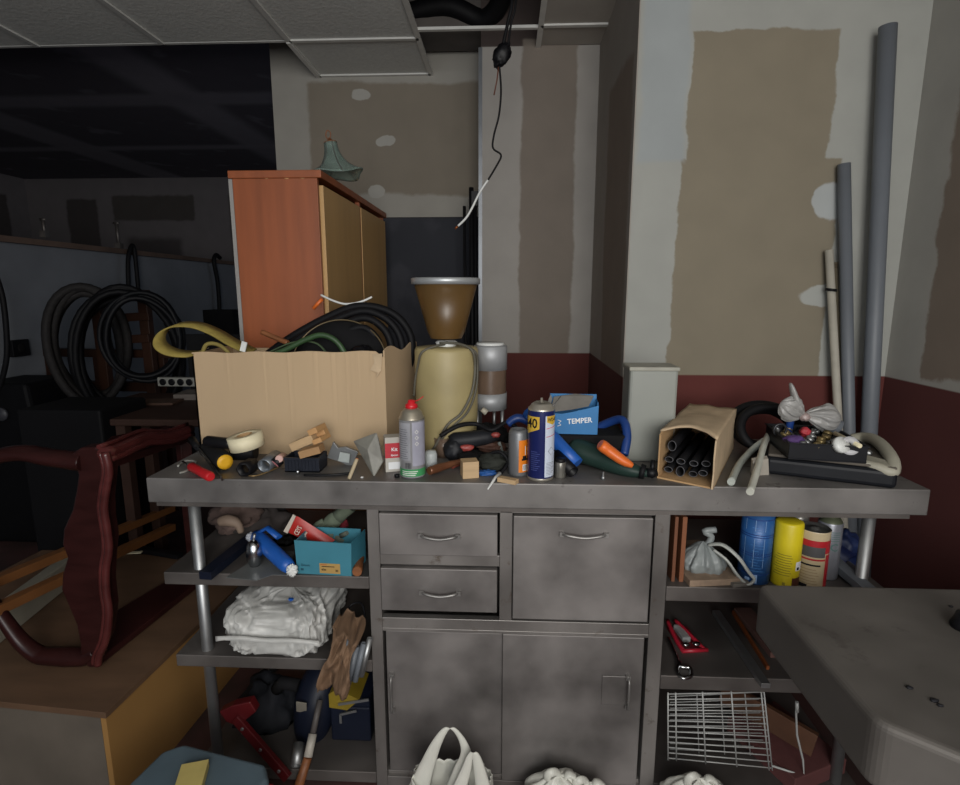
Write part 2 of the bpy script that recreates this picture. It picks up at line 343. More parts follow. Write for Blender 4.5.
# suspended ceiling: tiles lie in a grid of thin bars
tilem = M('ceiling_tile', 'c9cac6', .95, 0, .06, 60, .5)
tile2 = M('ceiling_plaster', 'a8a29a', .9, 0, .08, 5, .1)
barm = M('grid_bar', 'd0d0cc', .5, .2, .06, 20, .02)
gx = [-1.005 - .6 * k for k in range(9)][::-1] + [-.405, .145]
gy = [2.77 - .6 * k for k in range(8)][::-1] + [3.19]
ce = MB()
croot = bpy.data.objects.new('ceiling', None); C.objects.link(croot); croot['kind'] = 'structure'; croot['label'] = 'suspended ceiling of grey square tiles with two tiles missing'
tb = MB().bb((gx[8] + .004, 2.17 + .004, CEIL + .004), (gx[9] - .004, 2.77 - .004, CEIL + .018)); tiles = None
def tile(x0, x1, y0, y1, mt=tilem, nm='ceiling_tile'):
    return MB().bb((x0 + .004, y0 + .004, CEIL + .003), (x1 - .004, y1 - .004, CEIL + .018)).build(nm, mt, croot)
for j in range(len(gy) - 1):
    for i in range(len(gx) - 1):
        x0, x1, y0, y1 = gx[i], gx[i + 1], gy[j], gy[j + 1]
        if y1 > 2.8 and x0 < -1.05: continue                   # the ceiling stops here, the dark one starts
        if y1 > 2.1 and x0 > -.5: continue                     # missing tiles
        if x1 < -3.3: continue
        tile(x0, x1, y0, y1)
tile(.145, RX, -1.2, 2.02, tile2, 'ceiling_panel'); tile(.145, cx + .02, 2.02, 2.67, tile2, 'ceiling_panel'); tile(.145, cr + .02, 2.67, RY, tile2, 'ceiling_panel')
g = MB()
for x in gx: g.bb((x - .012, -1.5, CEIL - .006), (x + .012, 2.77 if x < -1.1 else (LY if x < 0 else RY), CEIL + .002))
for y in gy: g.bb((-4 if y < 2.7 else -1.005, y - .012, CEIL - .006), (-.405, y + .012, CEIL + .002))
g.bb((-.405, 2.02 + .0, CEIL - .002), (.145, 2.045, CEIL + .004)); g.bb((-.405, 2.675, CEIL - .006), (.15, 2.695, CEIL + .006))
g.bb((.145, 2.66, CEIL - .006), (cr, 2.684, CEIL + .002))
g.bb((-4, 2.772, CEIL + .001), (-1.0, 2.79, 2.85)); g.bb((-1.02, 2.772, CEIL - .01), (-1.0, LY, 3.0))
g.build('ceiling_grid', barm, croot)
# above the missing tiles: duct, hose and cables
hose = MB().tube(smooth_path([(-.6, 2.95, 2.72), (-.3, 2.9, 2.76), (-.1, 2.9, 2.7), (.0, 2.72, 2.8), (-.02, 2.3, 2.95)], 6), .045, 14)
tag(hose.build('flexible_duct', rubber), 'black flexible duct in the opening above the missing ceiling tiles', 'duct')
tag(MB().bb((-.55, 2.9, 2.66), (-.1, 3.15, 2.8)).build('roof_beam', M('beam_grey', '5a5552', .8, 0, .2, 6, .1), bevel=.004), 'dusty grey beam above the missing ceiling tiles', 'beam')
# room behind the viewer: walls with shop window
struct('wall_front', MB().bb((-6.2, -2, 0), (RX + .15, -1.85, .45)).bb((-6.2, -2, 2.45), (RX + .15, -1.85, 3.1)).bb((-6.2, -2, .45), (-2.2, -1.85, 2.45)), Wright)
fr = MB()
for x in (-2.2, -.5, 1.3): fr.bb((x - .03, -1.96, .45), (x + .03, -1.9, 2.45))
for z in (.45, 2.42): fr.bb((-2.2, -1.96, z), (1.3, -1.9, z + .04))
struct('window_1', fr, steel_dk)
# metal stud and conduits on the corner of the recess
st = MB().bb((xs - .012, RY - .003, .0), (xs + .006, RY + .03, CEIL))
struct('trim_stud', st, M('galvanised', '6d7074', .4, .7, .15, 10, .05))
cd = thing('cable_bundle', 'dark vertical conduits running down beside the recessed wall', 'conduit', (xs - .05, RY + .06, 0))
for k, (dx, r, zt) in enumerate(((0, .012, 1.95), (.02, .009, 1.9), (-.035, .008, 1.86))):
    MB().tube([(dx, 0, 0), (dx + .003, 0, 1), (dx - .002, 0, zt)], r, 8).build('conduit', rubber, cd)
MB().bb((.0, -.012, 1.86), (.035, .02, 1.93)).build('clamp', black, cd)

# ---------------------------------------------------------------- hanging cable
cb = thing('hanging_cable', 'black electric cable hanging from the opened ceiling with bare white end', 'cable', P(503, 50, Y=2.15))
o0 = cb.location
def L(px, py, Y=2.15): return P(px, py, Y=Y) - o0
MB().tube(smooth_path([P(512, -60, Y=2.2) - o0, L(512, 0), L(508, 22), L(503, 45), L(499, 62)], 6), .006, 8).tube(smooth_path([P(516, -60, Y=2.2) - o0, L(516, 0), L(511, 24), L(507, 48), L(497, 64)], 6), .004, 8).build('thick_cable', rubber, cb)
MB().tube(smooth_path([L(499, 62), L(501, 90), L(499, 115), L(494, 135), L(493, 148), L(501, 155), L(497, 165), L(488, 180)], 6), .0035, 8).build('thin_cable', rubber, cb)
MB().tube(smooth_path([L(488, 180), L(480, 192), L(472, 208), L(466, 218), L(458, 226)], 6), .0042, 8).build('white_wire', white_p, cb)
MB().tube([L(458, 226), L(455, 229)], .004, 6).build('copper_end', M('copper', 'a5623a', .4, .8, .1, 20, 0), cb)
MB().tube([L(499, 63), L(497, 80), L(494, 95)], .0025, 6).build('loose_wire', M('brown_wire', '5a3020', .5), cb)
MB().blob(L(502, 55), (.028, .02, .045), .3, 3, 4, rot=(0, .5, 0)).build('tape_knot', black, cb)

# ================================================================ the steel counter
T = .941; CF = 1.385; CB = 1.87; CX0, CX1 = -.958, 1.074
ct = thing('steel_counter', 'long dusty stainless steel workshop counter with drawers, sliding doors and open shelves', 'counter', (0, CF, 0))
def cbx(x0, x1, y0, y1, z0, z1): return MB().bb((x0, y0 - CF, z0), (x1, y1 - CF, z1))
cbx(CX0, CX1, CF, CB, T - .069, T).build('worktop', steel_top, ct, bevel=.003)
cbx(CX0 + .02, CX1 - .04, CF + .004, CB - .01, T - .08, T - .068).build('worktop_underside', steel_dk, ct)
fy = CF + .01
car = MB()
for x0, x1 in ((-.366, -.334), (.396, .435)): car.bb((x0, 0.008, 0), (x1, CB - CF - .01, T - .08))
car.bb((-.334, .45, .04), (.396, .46, T - .08)); car.bb((-.334, .02, .03), (.396, .45, .045))
car.bb((-.334, .008, .0), (.396, .03, .035)); car.bb((-.334, .008, .508), (.396, .03, .545)); car.bb((-.01, .008, .545), (.024, .03, T - .08))
car.bb((-.334, .010, .702), (-.01, .03, .734)); car.bb((-.334, .008, T - .085), (.396, .03, T - .069))
car.bb((-.334, .006, .505), (.396, .012, .515))
car.build('carcass', steel, ct, bevel=.0015)
def handle(x, z, vert=False, par=None, wd=.1, y=-.0):
    h = MB(); w_ = wd / 2
    if not vert: h.tube(smooth_path([(x - w_, y, z), (x - w_ * .8, y - .02, z + .002), (x, y - .024, z - .003), (x + w_ * .8, y - .02, z + .002), (x + w_, y, z)], 5), .004, 8)
    else: h.tube(smooth_path([(x, y, z - w_), (x, y - .022, z - w_ * .93), (x, y - .024, z), (x, y - .022, z + w_ * .93), (x, y, z + w_)], 5), .0032, 8)
    [h.box((x + sg * w_ if not vert else x, y - .006, z + (sg * w_ if vert else 0)), (.012, .014, .012)) for sg in (-1, 1)]
    return h.build('handle', M('handle_grey', '8b8987', .45, .7, .2, 20, .05), par)
steel_front = M('steel_front', '7a7674', .5, .55, .42, 4.5, .25, wear=('b5b2ae', 60, .70))
def front(name, x0, x1, z0, z1, y0, y1, lab=None):
    e = MB().bb((x0, y0, z0), (x1, y1, z1)).build(name, steel_front, ct, bevel=.002)
    if lab: e['label'] = lab
    return e
d1 = front('drawer', -.331, -.016, .736, .853, -.002, .03); handle(-.17, .795, par=d1)
d2 = front('drawer', -.331, -.016, .574, .698, -.004, .03); handle(-.17, .632, par=d2)
d3 = front('flap_door', .026, .388, .558, .853, -.004, .03, 'large square front with arched handle'); handle(.21, .807, par=d3, wd=.115)
s1 = front('sliding_door', -.327, .0, .05, .500, .016, .026); handle(-.312, .31, True, s1, .11, .016)
s2 = front('sliding_door', .0, .385, .04, .506, .004, .014); handle(.345, .345, True, s2, .09, .004)
MB().bb((.275, .0005, .30), (.345, .005, .39)).build('plate', steel_front, s2, bevel=.002)
# shelves and posts
for (x0, z) in ((-.94, .667), (-.93, .414), (-.90, .05)):
    cbx(x0, -.366, CF + .004, CB - .02, z - .036, z).build('shelf', steel_dk, ct, bevel=.002)
for z in (.659, .394, .05):
    cbx(.435, 1.01, CF + .004, CB - .02, z - .042, z).build('shelf', steel_dk, ct, bevel=.002)
for x, y in ((-.853, CF + .035), (-.853, CB - .05), (.955, CF + .035), (.955, CB - .05)):
    MB().cyl((x, y - CF, 0), (x, y - CF, T - .078), .0155, n=20).build('post', alu, ct)

# ================================================================ tables and boxes around the counter
TZ = .80
A_ = P(759, 583, Z=TZ); B_ = P(875, 722, Z=TZ)
tx = (A_.x + B_.x) / 2
tb_ = thing('steel_table', 'low grey steel table top with rounded front corner jutting in beside the counter', 'table', (tx, B_.y, 0))
TH_ = .115
tw = RX - tx - .02; td = A_.y - B_.y
m = MB(); pts = []
cor = [(0, td, .02), (0, 0, .02), (.34, -.27, .03), (tw, -.27, .02), (tw, td, .02)]
for i_ in range(5):
    p0, p1, p2 = Vector(cor[i_ - 1][:2]), Vector(cor[i_][:2]), Vector(cor[(i_ + 1) % 5][:2]); r_ = cor[i_][2]
    a_1 = p1 + (p0 - p1).normalized() * r_; a_2 = p1 + (p2 - p1).normalized() * r_
    for k in range(6): t = k / 5; q_ = a_1 * (1 - t) ** 2 + p1 * 2 * t * (1 - t) + a_2 * t * t; pts.append((q_.x, q_.y, TZ - TH_))
m.prism(pts, (0, 0, TH_)); m.build('table_top', M('table_steel', '605c58', .6, .4, .2, 5, .12, wear=('4f4a47', 6, .6)), tb_, bevel=.012, seg=4)
for x, y in ((.5, .06), (tw - .06, .06), (.5, td - .06), (tw - .06, td - .06)):
    MB().cyl((x, y, 0), (x, y, TZ - .11), .018, n=16).build('leg', steel_dk, tb_)
for q, k, w_ in ((P(909, 688, Z=TZ), .006, 'single black crumb left of the other specks'), (P(934, 701, Z=TZ), .007, 'largest black crumb near the front edge'), (P(940, 706, Z=TZ), .005, 'crumb nearest the front edge'), (P(951, 607, Z=TZ), .004, 'small crumb at the back edge')):
    tag(MB().blob((0, 0, .0015), (k, k * .7, .0022), .4, 3, k * 1000, nu=10, nv=6).build('dirt_crumb', ink, loc=(q.x, q.y, TZ)), w_ + ' of the grey steel table', 'crumb', 'black crumbs on the steel table')
q = P(958, 628, Z=TZ)
tag(MB().lathe([(0, 0), (.022, 0), (.024, .006), (.018, .02), (.016, .03), (0, .032)], 24).build('round_knob', black, loc=(q.x + .012, q.y, TZ)), 'black round button at the edge of the grey steel table', 'knob')  # a loose black knob

# wooden crate / box at lower left
CRZ = .33
c0 = P(105, 711, Z=CRZ); c1 = P(232, 590, Z=CRZ); c2 = P(0, 700, Z=CRZ)
ang = math.atan2(-(c1.x - c0.x), c1.y - c0.y)
ex = (c0 - c2).normalized(); ey = (c1 - c0).normalized()
cr_t = thing('wooden_crate', 'big low plywood box with yellow varnished side, under the carved frame', 'crate', (c0.x, c0.y, 0))
LX = 1.0; LYY = .84
def CRp(u, v, z): q = ex * -u + ey * v; return (q.x, q.y, z)
MB().prism([CRp(-.006, -.006, CRZ - .018), CRp(-.006, LYY, CRZ - .018), CRp(LX, LYY, CRZ - .018), CRp(LX, -.006, CRZ - .018)], (0, 0, .018)).build('top_board', M('crate_top', '5e4735', .6, 0, .2, 4, .08, stretch=(1, 4, 1)), cr_t, bevel=.001)
MB().prism([CRp(0, 0, 0), CRp(.016, 0, 0), CRp(.016, LYY - .01, 0), CRp(0, LYY - .01, 0)], (0, 0, CRZ - .019)).build('side_panel', M('yellow_varnish', '947042', .45, 0, .12, 3, .05, stretch=(1, 1, .3)), cr_t)
MB().prism([CRp(.017, 0, 0), CRp(LX, 0, 0), CRp(LX, .016, 0), CRp(.017, .016, 0)], (0, 0, CRZ - .019)).build('front_panel', M('greyed_plywood', '5c544b', .75, 0, .2, 5, .1), cr_t)
MB().prism([CRp(.017, LYY - .03, 0), CRp(LX, LYY - .03, 0), CRp(LX, LYY - .014, 0), CRp(.017, LYY - .014, 0)], (0, 0, CRZ - .019)).build('back_panel', brownw, cr_t)
MB().prism([CRp(LX - .016, .017, 0), CRp(LX, .017, 0), CRp(LX, LYY - .031, 0), CRp(LX - .016, LYY - .031, 0)], (0, 0, CRZ - .019)).build('side_panel', brownw, cr_t)

# carved mahogany frame lying on the crate
f0 = P(97, 670, Z=CRZ); FY = f0.y
fr_t = thing('carved_table_frame', 'carved dark mahogany furniture frame with curved legs, lying on its side on the wooden crate', 'furniture frame', f0)
def K(px, py, dy=0): return P(px, py, Y=FY + dy) - f0
post = [K(104, 452), K(107, 465), K(106, 480), K(104, 500), K(105, 520), K(108, 540), K(106, 560), K(105, 585), K(108, 610), K(104, 640), K(97, 655), K(96, 668), K(88, 668), K(80, 660), K(80, 645), K(76, 625), K(68, 606), K(61, 590), K(62, 575), K(67, 558), K(62, 545), K(63, 530), K(72, 510), K(76, 490), K(78, 475), K(70, 455), K(80, 448), K(95, 447)]
MB().prism(post, (0, .05, 0)).build('apron_board', MAH, fr_t, bevel=.006, seg=3)
mold = [(K(x, y) + Vector((0, -.004, 0))) for x, y in ((106, 452), (110, 470), (107, 490), (105, 508), (108, 528), (110, 548), (107, 568), (107, 590), (110, 612), (107, 638), (100, 655), (99, 664))]
MB().tube(smooth_path(mold, 4), .011, 12).tube(smooth_path([p + Vector((-.016, .002, 0)) for p in mold], 4), .006, 8).build('moulding', MAHR, fr_t)
# curved (cabriole) legs sweeping left
MB().tube(smooth_path([K(86, 461, .02), K(72, 460, .02), K(48, 457, .02), K(25, 453, .02), K(0, 456, .02), K(-30, 470, .03), K(-60, 490, .04)], 6), [.036] * 6 + [.034 - .0003 * k for k in range(1, 32)], 14, sq=.75).build('leg', MAH, fr_t)
MB().tube([Vector((p.x, p.y, max(p.z, .0265))) for p in smooth_path([K(98, 650, .02), K(82, 658, .02), K(62, 661, .02), K(40, 655, .02), K(22, 642, .02), K(5, 620, .02), K(-15, 590, .03), K(-40, 560, .04)], 6)], [.026 if k < 4 else .033 - abs(k - 10) * .0006 for k in range(43)], 14, sq=.8).build('leg', MAH, fr_t)
# top rail going back to the right, with moulded edge
yb = FY + .5
def K2(px, py, Y): return P(px, py, Y=Y) - f0
ra, rb = K(103, 452), K2(190, 428, yb)
prof_n = 14; rail = MB()
def railfn(off, h):
    return [ra.lerp(rb, t / prof_n) + Vector((0, 0, off + h * math.sin(t / prof_n * 6.5) + (.015 * max(0, 1 - abs(t - 6) / 4)))) for t in range(prof_n + 1)]
rail.tube(railfn(-.006, .004), .017, 12).tube([p + Vector((.01, -.006, -.022)) for p in railfn(0, .002)], .011, 10).tube([p + Vector((-.01, 0, .014)) for p in railfn(0, .006)], .007, 8)
rail.build('moulding', MAHR, fr_t)
MB().prism([ra + Vector((0, 0, -.03)), rb + Vector((0, 0, -.03)), rb + Vector((-.09, 0, .01)), K(112, 436, .1), K(100, 447)], (0, 0, -.02)).build('apron_board', MAH, fr_t, bevel=.004)
la, lb = K(98, 664), K2(205, 590, f0.y + .5)
lb.z = la.z
z0 = .004
MB().prism([Vector((la.x, la.y - f0.y * 0, z0)) if 0 else Vector((-.0, .005, z0)), Vector((lb.x, .5, z0)), Vector((lb.x - .12, .5, z0)), Vector((-.14, .22, z0)), Vector((-.03, .01, z0))], (0, 0, .022)).build('apron_board', MAH, fr_t, bevel=.004)
MB().prism([Vector((lb.x - .02, .47, .02)), Vector((lb.x, .5, .02)), rb + Vector((0, 0, -.04)), rb + Vector((-.03, -.02, -.04))], (-.02, .0, 0)).build('rear_board', MAH, fr_t, bevel=.003)

# things lying on the crate
q0 = P(0, 585, Z=CRZ + .03); 
def beamthing(name, label, cat, a, b, w_, h_, mt, group=None, up=(0, 0, 1), bevel=.001):
    a = Vector(a); b = Vector(b); e = MB().beam((0, 0, 0), b - a, w_, h_, up=up).build(name, mt, loc=a, bevel=bevel); return tag(e, label, cat, group)
ow = M('varnished_slat', '7d5230', .4, 0, .2, 5, .05)
beamthing('wooden_batten', 'upper of two varnished slats lying behind the carved frame', 'slat', P(-30, 592, Z=.55), P(172, 508, Z=.41), .035, .03, ow)
beamthing('wooden_batten', 'lower of two varnished slats lying behind the carved frame', 'slat', P(-30, 622, Z=.52), P(172, 527, Z=.38), .035, .03, ow)
a = P(-20, 668, Z=CRZ); b = P(75, 588, Z=CRZ)
wb = MB(); 
e = beamthing('foam_block', 'long off-white padded block lying at the left on the wooden crate', 'block', a + Vector((-.06, .06, .05)), b + Vector((-.06, .06, .05)), .05, .1, M('padding', '8f8a7c', .8, 0, .15, 8, .2), bevel=.006)
q = P(135, 559, Z=CRZ)
tag(MB().bb((-.03, -.008, 0), (.03, .008, .004)).build('paper_scrap', cream, loc=(q.x, q.y, CRZ + .027), rz=.2), 'small pale scrap lying on the dark board of the carved frame', 'scrap')
beamthing('black_bar', 'dark bar lying across the crate behind the carved frame', 'bar', P(122, 546, Z=CRZ + .02), P(180, 556, Z=CRZ + .02), .03, .02, black)

# grey toolbox with red body at the bottom left
tz = .295
A = P(125, 795, Z=tz); B = P(262, 760, Z=tz); Cc = P(168, 738, Z=tz)
tbx = thing('tool_box', 'red tool box with a blue-grey lid on the floor by the yellow crate side', 'tool box', (P(190, 792, Z=tz).x, P(190, 792, Z=tz).y + .01, 0), -.22)
MB().prism([(-.14, -.16, 0), (.14, -.16, 0), (.15, .1, 0), (-.15, .1, 0)], (0, 0, tz - .045)).build('body', M('red_box', 'a82218', .4, 0, .1, 10, .02), tbx, bevel=.008)
MB().prism([(-.155, -.17, tz - .044), (.15, -.17, tz - .044), (.155, .07, tz - .044), (.12, .105, tz - .044), (-.12, .105, tz - .044), (-.155, .07, tz - .044)], (0, 0, .044)).build('lid', M('bluegrey_lid', '4e5d66', .5, 0, .1, 10, .05), tbx, bevel=.012, seg=4)
qq = P(192, 783, Z=tz)
tag(MB().bb((-.03, -.04, 0), (.03, .04, .02)).build('yellow_pad', M('yellow_paper', 'b5a462', .7, 0, .08, 15, .03), loc=(qq.x, qq.y, tz + .001), rz=.3, bevel=.001), 'worn yellow block lying on the blue-grey tool box lid', 'block')

# ================================================================ behind the counter
cb0 = P(228, 171, Y=1.95); cb1 = P(320, 170, Y=1.95); ch = cb1.z
cab = thing('wooden_cupboard', 'tall orange wood cupboard standing behind the counter with two ochre doors', 'cupboard', (cb0.x, 1.95, 0))
W_ = cb1.x - cb0.x; D_ = 1.04
OR = M('orange_veneer', '8c4b28', .45, 0, .2, 6, .03, stretch=(3, 3, .3)); OC = M('ochre_door', 'b8935f', .45, 0, .1, 3, .03, stretch=(3, 3, .4))
MB().bb((.012, 0, 0), (W_ - .012, .018, ch - .025)).build('side_panel', OR, cab, bevel=.001)
MB().bb((.012, D_ - .018, 0), (W_ - .012, D_, ch - .025)).build('side_panel', OR, cab)
MB().bb((0, -.006, ch - .025), (W_ + .004, D_ + .006, ch)).build('top_board', OR, cab, bevel=.002)
MB().bb((-.003, .003, 0), (.010, D_ - .003, ch - .026)).build('back_panel', M('pale_panel', '8f8d8a', .7, 0, .06), cab)
MB().bb((.012, .02, .05), (W_ - .014, D_ - .02, .07)).build('base_board', OR, cab)
for y0, y1 in ((.022, D_ / 2 - .012), (D_ / 2 + .012, D_ - .022)):
    MB().bb((W_ - .016, y0, .03), (W_ + .001, y1, ch - .045)).build('door', OC, cab, bevel=.001)
MB().bb((W_ - .02, D_ / 2 - .010, .0), (W_ - .002, D_ / 2 + .010, ch - .026)).build('divider', OR, cab)
for u, v in ((.20, -.022), (.255, -.022), (.13, -.021)):
    MB().blob((u, -.0005, ch + v - .0), (.011, .0015, .005), .5, 3, u * 9, nu=10, nv=6).build('peeled_spot', M('pale_mdf', 'c9a070', .8), cab)
# glass bell lampshade on the cupboard
lp = P(340, 183, Z=ch); lp = Vector((lp.x, 2.14, ch))
ls = thing('glass_lampshade', 'green glass bell lampshade with wavy rim, on top of the orange cupboard', 'lampshade', lp, 0)
GL = M('green_glass', '8fa39a', .12, 0, .25, 14, .05, trans=.45, alpha=.8)
sq = .0045
def bell(u, v):
    th = u * 2 * PI; r = .022 + .075 * v ** 2.2 + .006 * math.cos(6 * th) * v ** 3
    return (r * math.cos(th), r * math.sin(th), .135 - .125 * v + .012 * (math.cos(3 * th) + 1) * v ** 4 * .8)
MB().grid(bell, 48, 16, wrap=True).build('glass_shade', GL, ls, solid=.004, rot=(0, R(-8), 0))
vb = MB()
for k in range(6):
    vb.tube([Vector(bell(k / 6, v / 10)) * 1.0 + Vector((0, 0, .001)) for v in range(11)], .0022, 6)
vb.build('lead_strip', steel_dk, ls, rot=(0, R(-8), 0))
MB().lathe([(0, .131), (.024, .131), (.024, .137), (.012, .141), (.004, .15), (0, .15)], 20).build('cap', brownw, ls, rot=(0, R(-8), 0))
MB().tube(smooth_path([(-.008, 0, .148), (-.012, 0, .163), (-.004, 0, .178), (.006, 0, .17), (.004, 0, .155), (-.006, 0, .15)], 5), .002, 6).build('hook', brownw, ls, rot=(0, R(-8), 0))

# ================================================================ big cardboard box with hoses
BY = 1.62; bx0, bx1 = P(196, 400, Y=BY).x, P(386, 400, Y=BY).x; bzt = P(300, 353, Y=BY).z - T
BD_ = CB - BY - .0
bo = thing('cardboard_box', 'large open brown cardboard box full of hoses, standing on the left of the counter', 'box', (bx0, BY, T))
BW = bx1 - bx0; th = .005
cbm = M('box_card', 'b39b7c', .85, 0, .06, 4, .05, stretch=(1, 1, .3))
def wallpanel(x0, y0, x1, y1, top, n=40, crease=None):
    m = MB(); d = Vector((x1 - x0, y1 - y0, 0)); nn = Vector((-d.y, d.x, 0)).normalized() * th
    def fn(s_):
        def f(u, v):
            x = x0 + d.x * u + nn.x * s_; y = y0 + d.y * u + nn.y * s_; z = top(u) * v; c = crease(u, v) if crease else 0
            return (x + nn.x * c, y + nn.y * c, z)
        return f
    m.grid(fn(0), n, 10, sm=False); m.grid(fn(1), n, 10, sm=False)
    a, b = fn(0), fn(1)
    for (v) in (0, 1): m.add([a(i / n, v) for i in range(n + 1)] + [b(i / n, v) for i in range(n + 1)], [(i, i + 1, n + 2 + i, n + 1 + i) for i in range(n)])
    for u in (0, 1): m.add([a(u, j / 10) for j in range(11)] + [b(u, j / 10) for j in range(11)], [(j, j + 1, 12 + j, 11 + j) for j in range(10)])
    return m
creases = [(.18, .35), (.37, .6), (.50, .85), (.64, .5), (.73, .7), (.80, .8), (.86, .4), (.93, .45)]
def frontcrease(u, v):
    c = 0
    for cu, ln in creases:
        if v > 1 - ln: c -= .3 * max(0, 1 - abs(u - cu) / .012) * (v - 1 + ln) / ln - .12 * max(0, 1 - abs(u - cu - .014) / .012)
    return c
def ftop(u): return bzt + .002 * math.sin(u * 23) - (.0 if u < .955 else .02 * (u - .955) / .045) + .006 * u
p_ = wallpanel(0, 0, BW, 0, ftop, 110, frontcrease).build('side_panel', cbm, bo)
SX_ = P(417, 352, Y=CB).x - bx0 - BW
wallpanel(BW, 0, BW + SX_, BD_, lambda u: bzt + .008 + .01 * math.sin(u * 9), 24, lambda u, v: .25 * math.sin(u * 7)).build('side_panel', cbm, bo)
wallpanel(BW + SX_, BD_, 0, BD_, lambda u: bzt - .01, 10).build('side_panel', cbm, bo)
wallpanel(0, BD_, 0, 0, lambda u: bzt - .004 * u, 10).build('side_panel', cbm, bo)
MB().bb((.003, .004, 0), (BW, BD_ - .004, .006)).build('bottom', cbm, bo)
# torn lip at the right top corner of the front
tl = [(BW - .036, -.004, bzt - .002), (BW - .03, -.006, bzt - .025), (BW - .042, -.011, bzt - .048), (BW - .02, -.010, bzt - .056), (BW - .026, -.009, bzt - .072), (BW - .010, -.006, bzt - .05), (BW - .006, -.004, bzt)]
MB().prism(tl, (0, .003, 0)).build('torn_lip', card2, bo)
# contents
def hosething(name, label, pts, r, mt, cat='hose', group=None, n=10, k=6, closed=False, loc=None, sq=1):
    pts = [Vector(p) for p in pts]; o = loc or pts[0]; 
    return tag(MB().tube(smooth_path([p - Vector(o) for p in pts], k, closed), r, n, closed, sq=sq).build(name, mt, loc=o), label, cat, group)
def BXp(px, py, Y): return P(px, py, Y=Y)
hoses = [([(258, 362), (290, 338), (330, 316), (360, 306), (390, 312), (408, 330), (412, 352), (405, 380)], 1.83, .013, 'outermost'), ([(262, 366), (300, 338), (335, 320), (365, 311), (390, 322), (402, 345), (398, 376)], 1.80, .012, 'second'),
         ([(272, 368), (305, 344), (340, 326), (366, 318), (386, 332), (392, 356), (386, 380)], 1.77, .012, 'third'), ([(300, 372), (320, 345), (345, 332), (365, 328), (380, 345), (382, 375)], 1.745, .011, 'fourth')]
for pts, Y, r, w_ in hoses: hosething('rubber_hose', f'{w_} of the black hoses arching over the cardboard box', [BXp(x, y, Y) for x, y in pts], r, rubber, group='black hoses in the cardboard box')
q = BXp(338, 366, 1.69)
bd = thing('black_drum', 'round black cable drum with thin pale rim, inside the cardboard box', 'drum', q, 0, rot=(R(70), R(0), 0))
MB().lathe([(0, .0), (.11, .0), (.148, -.012), (.152, -.02), (.148, -.03), (0, -.03)], 44).build('body', blackm, bd)
MB().tube([(.151 * math.cos(a * PI / 24), .151 * math.sin(a * PI / 24), -.008) for a in range(48)], .0025, 6, closed=True).build('rim', M('brass_rim', '6e6047', .4, .5), bd)
q = BXp(362, 352, 1.69)
tag(MB().blob((0, 0, 0), (.035, .03, .022), .2, 3, 8).build('black_plastic_bag', M('glossy_black', '101013', .15, 0, .1, 20, .3), loc=q), 'shiny black crumpled plastic at the right front inside the cardboard box', 'plastic')
q = BXp(345, 392, 1.80)
tag(MB().blob((0, 0, 0), (.19, .04, .165), .3, 3, 5).build('black_cloth', blackm, loc=q), 'black cloth filling the cardboard box under the hoses', 'cloth')
hosething('green_hose', 'dark green hose bent over the front of the cardboard box', [BXp(248, 362, 1.66), BXp(280, 352, 1.65), BXp(305, 340, 1.65), BXp(322, 335, 1.65), BXp(337, 342, 1.65), BXp(346, 358, 1.65), BXp(347, 380, 1.65)], .0085, M('green_rubber', '2f4a2b', .5, 0, .2, 20, .1))
hosething('green_strap', 'second dark green strap under the bent hose', [BXp(240, 368, 1.67), BXp(270, 352, 1.67), BXp(295, 342, 1.67), BXp(318, 344, 1.67), BXp(332, 362, 1.67)], .007, M('green_strap', '3f5136', .8, 0, .2, 20, .1), 'strap', sq=.4)
hosething('brown_stick', 'short brown stick lying among the hoses at the left of the cardboard box', [BXp(262, 332, 1.70), BXp(276, 338, 1.69), BXp(288, 343, 1.68)], .008, brownw, 'stick')
hosething('white_flat_wire', 'thin white plastic strip bent over the hoses against the cupboard doors', [BXp(321, 295, 1.84), BXp(334, 301, 1.83), BXp(346, 304, 1.83), BXp(360, 302, 1.83), BXp(372, 297, 1.84)], .0035, white_p, 'strip')
q = BXp(244, 345, 1.63)
tag(MB().bb((-.008, -.002, -.02), (.008, .002, .01)).build('white_tag', white_p, loc=q, rot=(0, .3, 0)), 'small white tag sticking out at the left of the cardboard box', 'tag')
tag(MB().tube([(-.02, 0, -.012), (.012, 0, .02)], .006, 8).build('orange_stub', orange_p, loc=BXp(319, 305, 1.85)), 'orange stub behind the hoses against the cupboard', 'stub')
# yellow webbing loop hanging out at the left
ys = [(252, 352), (232, 342), (215, 332), (196, 325), (176, 325), (162, 333), (160, 344), (172, 352), (192, 354), (204, 350)]
pts = smooth_path([P(x, y, Y=1.66 + .05 * math.sin(i * .7)) for i, (x, y) in enumerate(ys)], 6)
o0 = pts[0]; m = MB(); vs = []; wv = Vector((.008, .05, .012))
for p in pts: vs += [p - o0 - wv * .5, p - o0 + wv * .5]
m.add(vs, [(2 * i, 2 * i + 1, 2 * i + 3, 2 * i + 2) for i in range(len(pts) - 1)], sm=True)
tag(m.build('yellow_strap', M('yellow_webbing', '8a7a3a', .8, 0, .2, 40, .4), loc=o0, solid=.004), 'wide yellow webbing strap looped over the left edge of the cardboard box', 'strap')
hosething('yellow_loop', 'small yellowish rope end beside the wide webbing strap', [P(202, 356, Y=1.63), P(206, 345, Y=1.63), P(216, 344, Y=1.64), P(226, 350, Y=1.65), P(236, 362, Y=1.66)], .006, M('yellow_rope', '7d7038', .8), 'rope')

